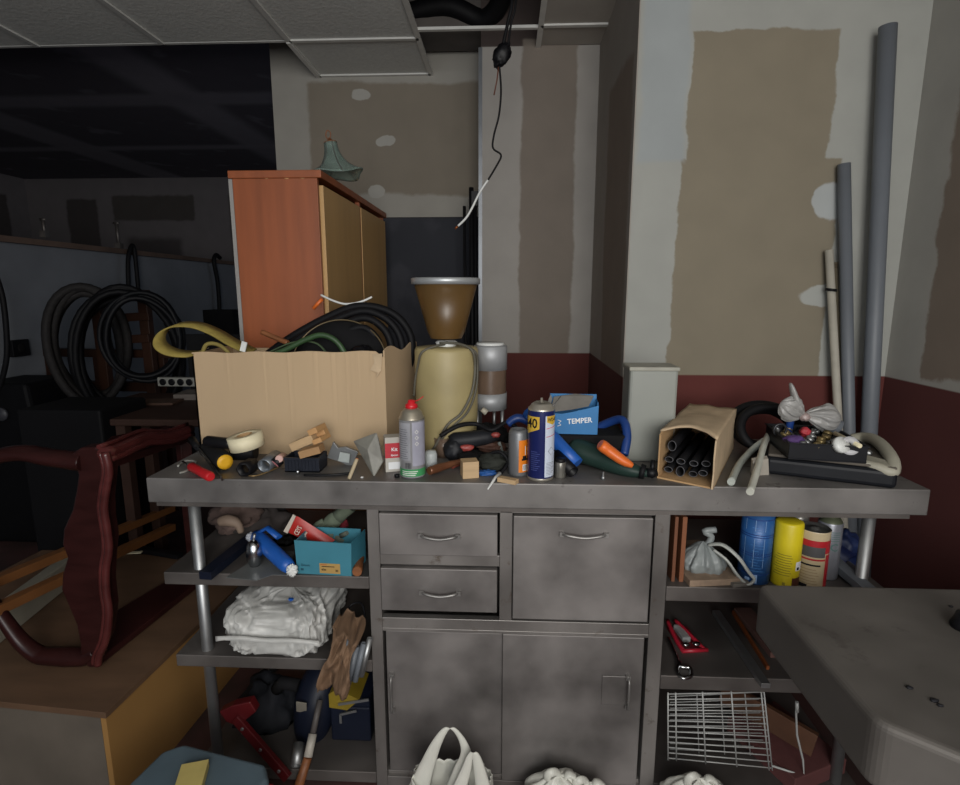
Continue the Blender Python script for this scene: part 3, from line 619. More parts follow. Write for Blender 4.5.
# ================================================================ coffee grinder body with hopper
gp = Vector((P(447, 400, Y=1.70).x, 1.70, T))
gr = thing('hopper_grinder', 'cream enamel grinder barrel with amber funnel hopper on top, beside the cardboard box', 'grinder', gp, face(gp))
gk = S(gp); zt = P(447, 346, Y=1.70).z - T
r0 = 31 * gk
MB().lathe([(0, .0), (r0 * .86, .0), (r0 * .9, .02), (r0 * .97, zt * .3), (r0, zt * .75), (r0 * .99, zt - .012), (r0 * .95, zt - .003), (r0 * .5, zt), (0, zt)], 48).build('barrel', M('cream_enamel', 'a2946a', .5, 0, .16, 6, .05), gr)
zh0 = P(447, 338, Y=1.70).z - T; zh1 = P(447, 280, Y=1.70).z - T
MB().lathe([(.028, zt - .002), (.034, zt + .012), (.026, zt + .018), (.0, zt + .018)], 32).build('neck', white_p, gr)
hp = [(15 * gk, zh0), (18 * gk, zh0 + .02), (30 * gk, zh1 - .012), (30 * gk - .002, zh1 - .012), (18 * gk - .003, zh0 + .021), (14 * gk, zh0 + .004), (0, zh0 + .003)]
MB().lathe(hp, 48).build('hopper', M('amber_plastic', '644b29', .35, 0, .15, 6, .05, trans=.15, alpha=.97), gr)
MB().lathe([(29.5 * gk, zh1 - .014), (32.5 * gk, zh1 - .012), (32.8 * gk, zh1 + .004), (31.5 * gk, zh1 + .006), (29 * gk, zh1 + .0), (29 * gk, zh1 - .013)], 48).build('rim', M('rim_grey', 'aeb2b4', .4, .5, .1), gr)
def GC(a, z, e=.006): return ((r0 + e) * math.sin(a), -(r0 + e) * math.cos(a), z)
MB().tube(smooth_path([(-.005, -.03, zt + .008), (-.03, -.06, zt + .006), GC(-.75, zt - .01), GC(-.95, zt - .05), GC(-1.15, zt - .10), GC(-1.3, zt - .15)], 6), .0035, 8).build('cord', M('grey_cord', '57544a', .6), gr)
MB().tube(smooth_path([(.0, -.03, zt + .014), (.04, -.05, zt + .010), GC(.95, zt - .012), GC(1.1, zt - .06), GC(.98, zt - .13), GC(.62, zt - .19), GC(.1, zt - .235), GC(-.5, .02)], 6), .0035, 8).tube(smooth_path([(-.02, -.03, zt + .012), (.03, -.045, zt + .012), GC(.8, zt - .006), GC(.95, zt - .06), GC(.8, zt - .13), GC(.42, zt - .19), GC(0, zt - .225), GC(-.4, .03)], 6), .0042, 8).build('cord', M('grey_cord', '57544a', .6), gr)
band_m = M('band_silver', '9fa1a4', .5, .35, .1, 12, .03)
sp = Vector((P(490, 400, Y=1.80).x, 1.80, T)); sk = S(sp); z1 = P(490, 345, Y=1.8).z - T; za, zb, zc = [P(490, y, Y=1.8).z - T for y in (369, 392, 408)]
sc_ = thing('banded_canister', 'tall metal canister with clear brown middle band, behind the cream grinder', 'canister', sp, face(sp))
rs_ = 16.5 * sk
MB().lathe([(0, z1), (rs_ * .9, z1), (rs_, z1 - .004), (rs_, za), (rs_ * .97, za)], 40).build('upper_band', band_m, sc_)
MB().lathe([(rs_ * .96, za), (rs_ * .96, zb)], 40).build('clear_band', M('brown_clear', '6d5a4c', .25, 0, .3, 10, .05, trans=.2), sc_)
MB().lathe([(rs_ * .97, zb), (rs_, zb), (rs_ * 1.0, zc), (0, zc)], 40).build('lower_band', band_m, sc_)
for a in (.5, 2.6, 4.4): MB().cyl((rs_ * .85 * math.cos(a + PI), rs_ * .85 * math.sin(a + PI), 0), (rs_ * .85 * math.cos(a + PI), rs_ * .85 * math.sin(a + PI), zc), .006, n=10).build('leg', alu, sc_)
MB().lathe([(0, z1 + .001), (rs_ * .85, z1 + .001), (rs_ * .8, z1 + .008), (0, z1 + .008)], 32).build('lid', white_p, sc_)

# ================================================================ spray cans and small goods along the front edge
def onT(px, py, back=0.0):
    p = P(px, py, Z=T); d = Vector((p.x, p.y)).normalized(); return Vector((p.x + d.x * back, p.y + d.y * back, T))
def canthing(name, label, cat, px, py, rpx, z=T, back=1):
    p = P(px, py, Z=z); r = rpx * S(p); d = Vector((p.x, p.y)).normalized(); p = Vector((p.x + d.x * r, p.y + d.y * r, z)); return thing(name, label, cat, p, face(p)), r, S(p)
def barcode(m, r, a0, a1, z0, z1, mi, n=9):
    rnd = random.Random(3); a = a0
    while a < a1:
        w_ = rnd.uniform(.2, .6) * (a1 - a0) / n; m.arcpatch(r, a, min(a1, a + w_), z0, z1, mi, .0009, 2); a += w_ + rnd.uniform(.3, .8) * (a1 - a0) / n
# red nozzle can
e, r, k = canthing('spray_can', 'silver spray can with red nozzle and green bottom band, beside the red and white carton', 'spray can', 413, 479, 12.8)
H = 58 * k
MB().lathe([(0, .002), (r * .92, 0), (r, .004), (r, H), (r * 1.03, H + .001), (r * 1.0, H + .004), (r * .92, H + .008), (r * .82, H + .018), (r * .6, H + .026), (r * .45, H + .029), (0, H + .029)], 36, mis=[0, 0, 0, 1, 1, 1, 1, 1, 1, 1]).build('can_body', [M('can_silver', 'a4a5a8', .35, .35, .08, 20, .02), M('can_dome', 'a69f90', .35, .7, .1)], e)
lb = MB().arcpatch(r, -1.5, 1.5, .006, .026, 0, n=24).arcpatch(r, -1.3, -.15, .05, H - .006, 1).arcpatch(r, .0, 1.3, .035, H - .004, 2)
for z in (H - .03, H - .046, H - .062):
    for s_ in ((-.10, .10),):
        a = .35; lb.add([((r + .001) * math.sin(a + dx / 1), -(r + .001) * math.cos(a + dx), z + dz) for dx, dz in ((-.17, 0), (0, -.006), (.17, 0), (0, .006))], [(0, 1, 2, 3)], 3)
        lb.add([((r + .0014) * math.sin(a + dx / 1), -(r + .0014) * math.cos(a + dx), z + dz) for dx, dz in ((-.10, 0), (0, -.0035), (.10, 0), (0, .0035))], [(0, 1, 2, 3)], 2)
for i in range(14): lb.arcpatch(r, -1.2, -.35 - .2 * ((i * 7) % 3) / 3, .055 + i * .006, .0565 + i * .006, 4, .0009, 6)
barcode(lb, r, -.6, -.1, .028, .044, 5)
for i in range(3): lb.arcpatch(r, -.9, .2 + .1 * i, .009 + i * .005, .011 + i * .005, 3, .0009, 6)
lb.build('label', [M('label_green', '3c8a55', .4), M('label_grey', '94959b', .4), M('label_lilac', '9a9aa8', .4), M('label_white', 'd6d4d2', .4), M('label_print', '5b5b63', .5), ink], e)
MB().lathe([(r * .42, H + .028), (r * .5, H + .03), (r * .48, H + .038), (r * .3, H + .042), (r * .26, H + .05), (0, H + .051)], 24).tube([(.004, -.004, H + .045), (.02, -.006, H + .051), (.032, -.006, H + .06)], .0014, 6).build('nozzle', M('nozzle_red', 'c01c26', .35, 0, .05), e)
# red and white carton
q = onT(395, 474, .02); e = thing('small_carton', 'small carton with red band and white base, left of the silver spray can', 'carton', q, face(q) + .1)
MB().bb((-.025, 0, 0), (.025, .04, .098)).build('carton_body', M('carton_grey', 'b0aca4', .7, 0, .08), e, bevel=.001)
m = MB().bb((-.0253, -.0006, .04), (.0253, .0006, .082), 0); m.text('Kit', .014, 1, at=(0, -.001, .064)); m.text('fijacion', .007, 1, at=(0, -.001, .048)); m.bb((-.017, -.0007, .008), (.017, .0003, .028), 1)
m.build('label', [M('band_red', 'b02432', .5), white_ink], e)
# foil sachet standing on its point
q = onT(374, 478, .012); e = thing('foil_sachet', 'grey transparent cone shaped sachet standing on its point by the carton', 'sachet', q, 0)
a_, b_, c_, d_ = [P(x, y, Y=Y) - q for x, y, Y in ((353, 441, 1.47), (377, 432, 1.46), (383, 462, 1.44), (374, 478, q.y))]
m = MB().add([a_, b_, c_, d_, (a_ + c_) / 2 + Vector((.004, -.02, .01)), a_ + Vector((.01, .02, -.01)), c_ + Vector((0, .02, 0))], [(0, 4, 3), (0, 1, 4), (1, 2, 4), (4, 2, 3), (0, 5, 1), (1, 6, 2), (5, 6, 1), (0, 3, 5), (2, 6, 3), (5, 3, 6)])
m.build('pouch', M('foil', '77766f', .5, .05, .25, 25, .3), e, bevel=.002)
# white small bottle
q = onT(431, 470, .02); tag(MB().lathe([(0, 0), (.015, 0), (.018, .003), (.018, .04), (.014, .05), (0, .052)], 24).build('plastic_cap', M('greyish_white', 'aab0b0', .4), loc=q), 'white plastic stopper right of the silver spray can', 'bottlecap')  # a loose white plastic cap
q = onT(444, 460, .04); tag(MB().lathe([(0, .002), (.024, 0), (.03, .06), (.028, .06), (.0225, .004), (0, .004)], 28).build('clear_cup', M('clear_pinkish', '8d7668', .3, 0, .1, 12, 0, trans=.3, alpha=.6), loc=q), 'clear pinkish plastic cup in front of the cream grinder', 'cup')
# copper brown handle
hosething('brown_handle', 'glossy copper brown tool handle lying left of the wooden cube', [P(429, 471, Z=T + .012), P(445, 466, Z=T + .014), P(462, 461, Z=T + .02)], [.011, .0115, .012, .0125, .012, .011, .0105, .010, .010, .009, .008, .008, .007], M('copper_brown', '6e4630', .3, .3, .25, 20, .05), 'tool')
hosething('red_tool', 'short red and brown tool handle behind the wooden cube', [P(452, 466, Z=T + .01), P(464, 461, Z=T + .013), P(476, 458, Z=T + .015)], .008, M('dull_red', '7d3a2e', .5), 'handle')
q = onT(471, 479, .002); tag(MB().bb((-.022, 0, 0), (.022, .04, .046)).build('wooden_cube', pine, loc=q, rz=.25, bevel=.0015), 'small raw wooden cube on the counter edge below the canister', 'wood block')
beamthing('wooden_stick', 'thin raw wood offcut lying in front of the orange-labelled can', 'stick', P(499, 478.5, Z=T + .0065), P(517, 482, Z=T + .0065), .02, .012, pine)
# glue nozzle and blue scrap
tag(MB().tube([P(488, 489, Z=T + .006) - P(495, 478, Z=T + .006), (0, 0, 0), (.012, .025, .004)], [.0016, .004, .006], 10).build('glue_nozzle', white_p, loc=P(495, 478, Z=T + .006)), 'thin white nozzle pointing over the counter edge', 'nozzle')
q = onT(487, 475); tag(MB().blob((0, 0, .006), (.028, .014, .008), .5, 3, 2, flat=.0005).build('blue_scrap', M('blue_film', '24508f', .4), loc=q), 'crumpled dark blue film on the counter under the white nozzle', 'plastic')
tag(MB().pipe((0, 0, 0), (.045, .06, .01), .015, .003).build('grey_tube', M('grey_tube', '55575a', .5), loc=P(492, 465, Z=T + .018)), 'short dark grey pipe piece between the wooden cube and the orange-labelled can', 'pipe')
# dark heap of tools
def heap(name, label, cat, px, py, Z, r, mt, seed, amp=.35, rot=None, fr=3):
    q = P(px, py, Z=T + Z); return tag(MB().blob((0, 0, 0), r, amp, fr, seed, flat=-Z + .0005).build(name, mt, loc=q, rz=0, rot=rot), label, cat)
q = P(470, 442, Z=T + .05)
dr = thing('cordless_drill', 'black cordless tool with red trim lying before the cream grinder', 'power tool', q, .15)
MB().tube([(-.06, 0, .0), (-.045, 0, .004), (0, 0, .008), (.05, 0, .014), (.085, 0, .02)], [.02, .026, .025, .023, .016], 14).blob((-.05, -.012, -.02), (.028, .026, .035), .2, 2, 1).build('body', M('drill_black', '202125', .5, 0, .3, 12, .15), dr)
MB().blob((-.012, -.027, -.010), (.022, .010, .010), .2, 2, 3).blob((.075, -.015, .024), (.014, .010, .008), .2, 2, 4).build('trim', M('dull_red2', '8d3a35', .45), dr)
MB().tube([(-.03, -.02, -.01), (-.04, -.026, -.035), (-.035, -.03, -.045)], .014, 10).build('grip', blackm, dr)
heap('black_glove', 'crumpled black work glove in front of the cream grinder', 'glove', 455, 448, .03, (.032, .03, .032), M('glove_black', '1c1d21', .8, 0, .3, 20, .3), 11)
heap('black_bag', 'black cloth bag heaped behind the tools under the canister', 'bag', 487, 436, .035, (.07, .05, .04), blackm, 12)
heap('brown_leather_piece', 'brown leather piece in the dark heap left of the orange-labelled can', 'leather', 492, 447, .03, (.045, .03, .018), M('brown_leather', '4a2f24', .7, 0, .2, 20, .2), 13)
heap('dark_rag', 'dark greenish rag left of the orange-labelled can', 'rag', 492, 462, .022, (.04, .035, .026), M('dark_rag', '2b2d29', .9, 0, .3, 20, .3), 14)
heap('black_sock', 'flattened dark cloth between the brown handle and the dark rag', 'cloth', 474, 458, .015, (.05, .04, .018), blackm, 15)
tag(MB().tube([(0, 0, 0), (.014, 0, -.012)], [.008, .010], 12).build('white_plug', M('old_white', 'a09a8c', .5), loc=P(482, 409, Y=1.68)), 'small off-white plug lying on the black bag under the canister', 'plug')
tag(MB().cyl((0, 0, 0), (.01, -.005, -.03), .005).build('grey_clip', M('clip_grey', '7d8480', .5), loc=P(499, 442, Z=T + .05)), 'small grey clip on the dark rag', 'clip')
hosething('black_cable', 'black cable winding over the dark heap toward the blue hose', [P(440, 436, Y=1.56), P(458, 426, Y=1.58), P(476, 424, Y=1.60), P(492, 430, Y=1.58), P(508, 422, Y=1.60), P(520, 432, Y=1.58)], .0065, rubber, 'cable')
hosething('black_cable', 'second black cable lying low between the dark rag and the grey can', [P(478, 466, Y=1.49), P(488, 455, Y=1.50), P(500, 452, Y=1.49), P(508, 462, Y=1.48), P(500, 474, Y=1.45)], .005, rubber, 'cable')
hosething('thin_steel_rod', 'thin steel rods sticking up behind the blue spray can', [P(548, 412, Y=1.49), P(561, 396, Y=1.52)], .0012, chrome, 'rod')
# orange labelled can
e, r, k = canthing('grey_spray_can', 'grey can with orange label and barcode, left of the blue spray can', 'spray can', 518, 477, 10)
H = 42 * k
MB().lathe([(0, .001), (r * .95, 0), (r, .004), (r, H), (r * .9, H + .008), (r * .75, H + .012), (r * .72, H + .012), (r * .7, H + .005), (0, H + .005)], 32).build('can_body', M('can_grey', '75777a', .4, .4, .08), e)
m = MB().arcpatch(r, .05, 1.5, .012, H - .014, 0); m.arcpatch(r, .45, .95, .016, .034, 1, .0007); barcode(m, r, .5, .9, .018, .032, 2, 6)
m.arcpatch(r, .35, 1.1, .045, .050, 2, .0009); m.arcpatch(r, .45, .9, .05, .058, 2, .0009); m.arcpatch(r, .7, .78, .06, .085, 1, .0009)
m.build('label', [M('label_orange', 'dc7a1c', .4, 0, .05), white_ink, ink], e)
tag(MB().blob((0, 0, 0), (.022, .016, .026), .3, 3, 6).build('red_cloth', M('red_cloth', '8e2a22', .7), loc=P(530, 447, Y=1.49)), 'red bit of cloth squeezed behind the blue spray can', 'cloth')
# WD can
e, r, k = canthing('blue_spray_can', 'tall dark blue lubricant spray can with yellow shields and silver dome', 'spray can', 540, 482, 13.4)
H = 70 * k
MB().lathe([(0, .003), (r * .93, 0), (r * 1.0, .002), (r * 1.0, .006), (r * .98, .008), (r, .01), (r, H - .006), (r, H), (r * 1.0, H + .001), (r * .98, H + .005), (r * .88, H + .007), (r * .76, H + .014), (r * .5, H + .02), (r * .46, H + .017), (r * .1, H + .019), (r * .09, H + .030), (0, H + .031)], 40, mis=[1, 1, 1, 1, 0, 0, 0, 1, 1, 1, 1, 1, 1, 1, 1, 1]).build('can_body', [M('wd_blue', '1a2358', .3, .1, .05, 10, .0), M('tin', 'b9b4a8', .3, .7, .05)], e)
m = MB()
def arcpoly(m, r, pts, mi, ex):      # pts (angle, z) polygon strip split in columns
    n = 14; a0 = min(p[0] for p in pts); a1 = max(p[0] for p in pts)
    def zr(a):
        zs = []
        for i in range(len(pts)):
            (xa, za_), (xb, zb_) = pts[i], pts[(i + 1) % len(pts)]
            if (xa <= a <= xb or xb <= a <= xa) and abs(xb - xa) > 1e-6: zs.append(za_ + (zb_ - za_) * (a - xa) / (xb - xa))
        return (min(zs), max(zs))
    rr = r + ex
    def fn(u, v):
        a = a0 + (a1 - a0) * min(.9999, max(.0001, u)); z = zr(a); return (rr * math.sin(a), -rr * math.cos(a), z[0] + (z[1] - z[0]) * v)
    m.grid(fn, n, 1, mi)
shield = lambda a0, a1, z0, z1, t: [(a0, z1), (a1, z1), (a1, z0 + t), ((a0 + a1) / 2, z0), (a0, z0 + t)]
arcpoly(m, r, shield(-2.35, -.12, H - .062, H - .014, .016), 0, .0005)
m.text('WD-40', .036, 1, wrapr=r, at=(0, 0, H - .033), ang=-1.62, ex=.0012, sx=.85)
m.arcpatch(r, .32, 1.42, .012, H - .012, 2, .0005, 12)
arcpoly(m, r, shield(.42, 1.5, H - .036, H - .012, .008), 0, .0010)
m.text('WD-40', .013, 1, wrapr=r, at=(0, 0, H - .022), ang=.95, ex=.0015, sx=.8)
for z in (H - .046, H - .068):
    m.grid(lambda u, v: ((r + .001) * math.sin(.4 + u * 1.0), -(r + .001) * math.cos(.4 + u * 1.0), z + .005 * u + .0016 * v), 8, 1, 3)
m.add([((r + .0011) * math.sin(.85 + a), -(r + .0011) * math.cos(.85 + a), .082 + dz) for a, dz in ((-.3, 0), (0, -.012), (.3, 0), (0, .012))], [(0, 1, 2, 3)], 4)
m.add([((r + .0014) * math.sin(.85 + a), -(r + .0014) * math.cos(.85 + a), .082 + dz) for a, dz in ((-.25, 0), (0, -.010), (.25, 0), (0, .010))], [(0, 1, 2, 3)], 2)
for i in range(9): m.arcpatch(r, .45, 1.2 - .15 * (i % 3), .05 - i * .004, .0513 - i * .004, 4, .0009, 4)
for i in range(10): m.arcpatch(r, -.75, -.25 + .1 * (i % 3), .03 + i * .0055, .0313 + i * .0055, 5, .0007, 4)
m.build('label', [M('wd_yellow', 'c9a53c', .35, 0, .04), ink, M('label_lightblue', 'c3ccdb', .35, 0, .03), M('line_red', 'c93a52', .4), M('print_grey', '868b96', .5), M('print_blue', '4a5590', .5)], e)
# steel cylinder
e, r, k = canthing('steel_battery', 'small steel cylinder with dark cap, right beside the blue spray can', 'cylinder', 560, 479, 5.6)
MB().lathe([(0, .001), (r * .9, 0), (r, .003), (r, .042), (r * .95, .044), (0, .044)], 24).build('can_body', M('steel_wrap', '8e8c85', .3, .7, .25, 25, .05), e); MB().lathe([(r * .9, .044), (r * .95, .047), (r * .9, .053), (0, .053)], 20).build('cap', black, e)
q = onT(603, 480, .003); tag(MB().lathe([(0, 0), (.005, 0), (.005, .008), (.0028, .009), (.0028, .022), (0, .022)], 12).build('small_bolt', alu, loc=q), 'small bolt standing on the counter edge below the orange handle', 'bolt')
# blue pipes
hosething('blue_pipe', 'bright blue plastic pipe sloping down to the right of the blue spray can', [P(528, 412, Y=1.60), P(552, 437, Y=1.53), P(577, 464, Y=1.47)], .0195, blue_p, 'pipe', k=2, n=16)
tag(MB().pipe((0, 0, 0), (-.04, .06, .03), .0165, .003).build('black_pipe_end', black, loc=P(573, 472, Z=T + .018)), 'open black pipe end beside the steel cylinder', 'pipe')
hosething('blue_hose', 'dark blue hose looping behind the torn blue carton', [P(508, 424, Y=1.60), P(520, 418, Y=1.60), P(545, 430, Y=1.61), P(575, 438, Y=1.66), P(605, 424, Y=1.64), P(622, 420, Y=1.6), P(627, 435, Y=1.56), P(624, 455, Y=1.53)], .0125, M('dark_blue_hose', '1b3a78', .4, 0, .1, 30, .1), 'hose', n=14)
# torn blue carton on a dark case
q0 = P(575, 458, Z=T); bz = P(575, 434, Y=1.56).z - T
ca = thing('dark_case', 'flat dark plastic case lying under the torn blue carton', 'case', (P(583, 450, Y=1.56).x, 1.545, T), .0)
MB().bb((-.085, 0, 0), (.12, .14, bz)).build('case_body', blackm, ca, bevel=.006); MB().bb((-.086, -.002, bz * .5), (.121, .142, bz * .5 + .004)).build('seam', rubber, ca)
q = Vector((P(575, 432, Y=1.56).x - .005, 1.555, T + bz + .001)); cw = 47 * S(q); chh = 31 * S(q)
bc = thing('torn_carton', 'torn bright blue carton with white lettering lying on the dark case', 'carton', q, -.06, rot=None)
bcm = M('carton_blue', '1f6ea8', .5, 0, .12, 8, .05); gi = M('carton_inside', '77746f', .8, 0, .15, 20, .2)
MB().prism([(-cw / 2, 0, 0), (cw / 2, 0, 0), (cw / 2 + .001, 0, chh * .95), (cw * .3, 0, chh * .86), (cw * .1, 0, chh * .78), (-cw * .05, 0, chh * .72), (-cw * .25, 0, chh * .66), (-cw / 2, 0, chh * .68)], (0, .002, 0)).build('front_panel', bcm, bc)
MB().bb((-cw / 2, .003, 0), (cw / 2, .06, .002)).bb((-cw / 2, .058, 0), (cw / 2, .06, chh * 1.2)).bb((cw / 2 - .002, .003, 0), (cw / 2, .06, chh * 1.05)).bb((-cw / 2, .003, 0), (-cw / 2 + .002, .06, chh * .9)).build('inner_panels', bcm, bc)
MB().add([(-cw / 2, .002, chh * .70), (-cw * .05, .003, chh * .80), (cw * .3, .003, chh * .92), (cw * .42, .03, chh * 1.2), (cw * .05, .05, chh * 1.22), (-cw * .42, .045, chh * 1.12)], [(0, 1, 2, 3, 4, 5)]).build('torn_flap', gi, bc, solid=.0015)
MB().prism([(-cw / 2 - .005, -.001, chh * .72), (-cw * .46, -.001, chh * 1.15), (-cw * .5, -.001, chh * 1.3), (-cw / 2 - .012, -.001, chh * .9)], (0, .002, 0)).build('torn_flap', gi, bc)
m = MB().text('TEMPER', .021, 0, at=(cw * .12, -.0006, chh * .44), rot=.10, sx=.95)
[m.beam((-cw * .34 + a, -.0008, chh * .36 + b), (-cw * .34 + c, -.0008, chh * .36 + d), .0012, .0035, up=(0, 1, 0)) for a, b, c, d in ((0, .009, .010, .006), (.010, .006, .003, 0), (.003, 0, .010, -.006), (.010, -.006, 0, -.009))]; m.build('lettering', white_ink, bc)
# green power tool with orange grip
q = P(610, 462, Z=T + .03)
gt = thing('green_power_tool', 'dark green rounded tool body with black spindle lying before the white panel', 'power tool', q, 0)
pa = [P(x, y, Y=Y) - q for x, y, Y in ((572, 446, 1.56), (585, 452, 1.54), (605, 460, 1.51), (625, 468, 1.47), (640, 472, 1.45), (648, 473, 1.44))]
MB().tube(smooth_path(pa, 4), [.03, .034, .037, .038, .038, .037, .036, .035, .034, .033, .031, .029, .027, .025, .023, .02, .017, .014, .013, .013, .013], 20, sq=.85).build('body', M('tool_green', '22342f', .45, 0, .15, 12, .06), gt)
MB().tube([P(646, 472.5, Y=1.442) - q, P(652, 473, Y=1.44) - q, P(657, 472, Y=1.44) - q], [.012, .014, .011], 14).tube([P(652, 472, Y=1.44) - q, P(653, 460, Y=1.45) - q], .006, 8).build('spindle', black, gt)
hosething('orange_tool', 'bright orange flattened handle lying on the dark green tool', [P(600, 444, Y=1.46), P(608, 450, Y=1.46), P(622, 460, Y=1.45), P(633, 466, Y=1.44)], [.016, .02, .0215, .022, .022, .0215, .021, .021, .0205, .020, .0195, .019, .018, .017, .016, .014, .012, .010, .007], orange_p, 'tool', n=16, sq=.75)
for t_, rr_ in ((.30, .0385), (.62, .0325)):
    c_ = pa[0].lerp(pa[-1], t_) + Vector((0, 0, .004))
MB().tube([P(640, 471, Y=1.448) - q, P(645, 472.3, Y=1.444) - q], [.021, .019], 18).tube([P(612, 455, Y=1.49) - q + Vector((0, -.03, .012)), P(600, 452, Y=1.50) - q + Vector((0, -.03, .008))], .006, 8).build('collar', rubber, gt)
# white translucent panel box
q = onT(651, 462, .0)
x0 = P(628, 420, Y=q.y).x; x1 = P(676, 420, Y=q.y).x; zt = P(650, 367, Y=q.y).z - T
wp = thing('white_plastic_bin', 'upright milky white plastic container against the corner behind the tube box', 'container', (x0, q.y, T))
mk = M('milky_plastic', '8f928c', .4, 0, .06, 4, .02, trans=.1)
MB().bb((0, 0, 0), (x1 - x0, .10, zt - .006)).build('body', mk, wp, bevel=.008); MB().bb((-.003, -.003, zt - .012), (x1 - x0 + .003, .103, zt)).build('rim', M('milky_rim', '96958a', .5), wp, bevel=.003)


# cardboard box with rubber profiles
a = onT(657, 478); b = onT(713, 489.5); d = P(742, 440, Z=T)
uu = (b - a); vv = Vector((.20, .38, 0)); hh = P(714, 437, X=b.x).z - T; hh = .128
tb2 = thing('tube_box', 'torn open cardboard box full of black rubber tubes', 'box', a)
Z_ = Vector((0, 0, 1))
MB().prism([Vector((0, 0, 0)), uu, uu + vv, vv], (0, 0, .004)).build('bottom', card, tb2)
MB().prism([(0, 0, .004), Z_ * (hh * .93), Z_ * hh + vv * .06, vv + Z_ * hh, vv], uu.normalized() * .004).build('side_panel', card, tb2)
rt = [uu + Z_ * .002 - vv * .02, uu + Z_ * (hh * .3) + vv * .01, uu + Z_ * (hh * .62) - vv * .01, uu + Z_ * hh * .98 + vv * .01, uu + vv + Z_ * hh, uu + vv]
MB().prism(rt, uu.normalized() * -.004).build('side_panel', card2, tb2)
def topf(u, v):
    p = uu * u + vv * (v * 1.0 + (1 - v) * (.02 + .16 * math.sin(PI * u) * .6)) + Z_ * (hh + .012 * math.sin(PI * u) * (1 - v) + .004 * noise.noise(Vector((u * 4, v * 4, 1))))
    return p
MB().grid(topf, 16, 12).build('top_panel', card2, tb2, solid=.004)
MB().add([vv, uu + vv, uu + vv + Z_ * hh, vv + Z_ * hh], [(0, 1, 2, 3)]).build('back_panel', card, tb2, solid=.003)
un = uu.normalized()
dd = [(.012, .020), (.038, .018), (.066, .015), (.012, .048), (.038, .046), (.014, .082), (.090, .028), (.094, .052), (.066, .044)]
tops = ['lower left', 'lower second', 'lower third', 'middle left', 'middle second', 'top left', 'right lower', 'right upper', 'middle third']
scl = uu.length / .125
wh = M('tube_edge', '55555a', .6)
for i, (x, z) in enumerate(dd):
    o = a + un * ((x + .008) * scl) + vv * (.07 + .02 * (i % 3)) + Z_ * (z + .0)
    t_ = thing('rubber_profile', f'{tops[i]} of the black rubber tubes in the torn cardboard box', 'tube', o, 0, 'black rubber tubes in the cardboard box')
    dv = vv * .75
    m = MB(); sqv = .7 if i not in (5, 1) else 1.3
    m.pipe((0, 0, 0), dv, .0115, .0035, 18, sq=sqv, up=(0, 0, 1)); m.build('tube_wall', rubber, t_)
    x_, y_, z_a = frame(dv)
    MB().tube([x_ * .0105 * math.cos(k * PI / 10) + y_ * .0105 * sqv * math.sin(k * PI / 10) - z_a * .0005 for k in range(20)], .0009, 5, closed=True).build('cut_edge', wh, t_)

# black coil and white tubes right of it
q = P(765, 440, Z=T + .0)
cc = P(770, 442, Y=1.70); cc.z = T + .0
cl = []
for k, (rx_, rz_, y0) in enumerate(((.098, .062, -.03), (.092, .055, .0), (.10, .060, .03), (.09, .052, .055))):
    cl += [Vector((rx_ * math.cos(t * PI / 8), y0 + .03 * t / 16 + .05 * math.sin(t * PI / 8), .015 + rz_ + rz_ * math.sin(t * PI / 8))) for t in range(16)]
tag(MB().tube(smooth_path(cl, 3), .014, 10).build('black_hose_coil', rubber, loc=cc), 'coiled black hose between the torn cardboard box and the black case', 'hose')
hosething('white_tube', 'left of two white flexible tubes, curved, beside the torn cardboard box', [P(731, 482, Z=T + .01), P(739, 465, Z=T + .012), P(752, 450, Z=T + .03), P(765, 440, Z=T + .06)], .0095, M('white_tube', 'aab0aa', .4), 'tube', n=14)
hosething('white_tube', 'right and longest of two straight white tubes, leaning on the black case', [P(750, 492, Z=T + .012), P(757, 470, Z=T + .03), P(764, 445, Z=T + .058), P(770, 432, Z=T + .072)], .009, M('white_tube2', 'b9bab0', .4), 'tube', n=14)
q = onT(752, 476); tag(MB().prism([(0, 0, 0), (.05, .01, 0), (.045, .012, .045), (.0, .002, .04)], (.004, .02, .004)).build('paper_scrap', M('offwhite_paper', '9c968c', .8), loc=q, bevel=.001), 'off-white card scrap standing between the two white tubes', 'card')

# black and beige tool case with handle
A2 = onT(764, 474); B2 = onT(897, 490); ux = (B2 - A2); cwid = ux.length; an = math.atan2(ux.y, ux.x)
tc = thing('tool_case', 'black tool case with beige rim and handle lying at the right end of the counter', 'case', A2, an)
hc = .048; dp = .30
MB().prism([(0, .0, 0), (cwid, .0, 0), (cwid, dp, 0), (.02, dp, 0)], (0, 0, hc)).build('case_body', M('case_black', '14161b', .5, 0, .2, 12, .05), tc, bevel=.012, seg=3)
MB().prism([(.006, .01, hc), (cwid * .74, .01, hc), (cwid * .80, .01, hc), (cwid * .92, .004, hc), (cwid - .003, .004, hc), (cwid - .003, dp, hc), (.026, dp, hc)], (0, 0, .008)).build('case_lid', M('case_dusty', '565049', .8, 0, .25, 10, .1), tc, bevel=.004)
bei = M('case_beige', '9a9789', .55, 0, .1, 12, .05)
MB().tube(smooth_path([(cwid * .76, .03, hc + .004), (cwid * .86, .018, hc - .0), (cwid * .96, .016, hc - .006), (cwid * .985, .06, hc + .012), (cwid * .975, .14, hc + .024), (cwid * .95, .22, hc + .026), (cwid * .90, .27, hc + .02), (cwid * .80, .28, hc + .01)], 6), [.012 + .0045 * min(1, i / 12) for i in range(43)], 14, sq=.9).build('handle', bei, tc)
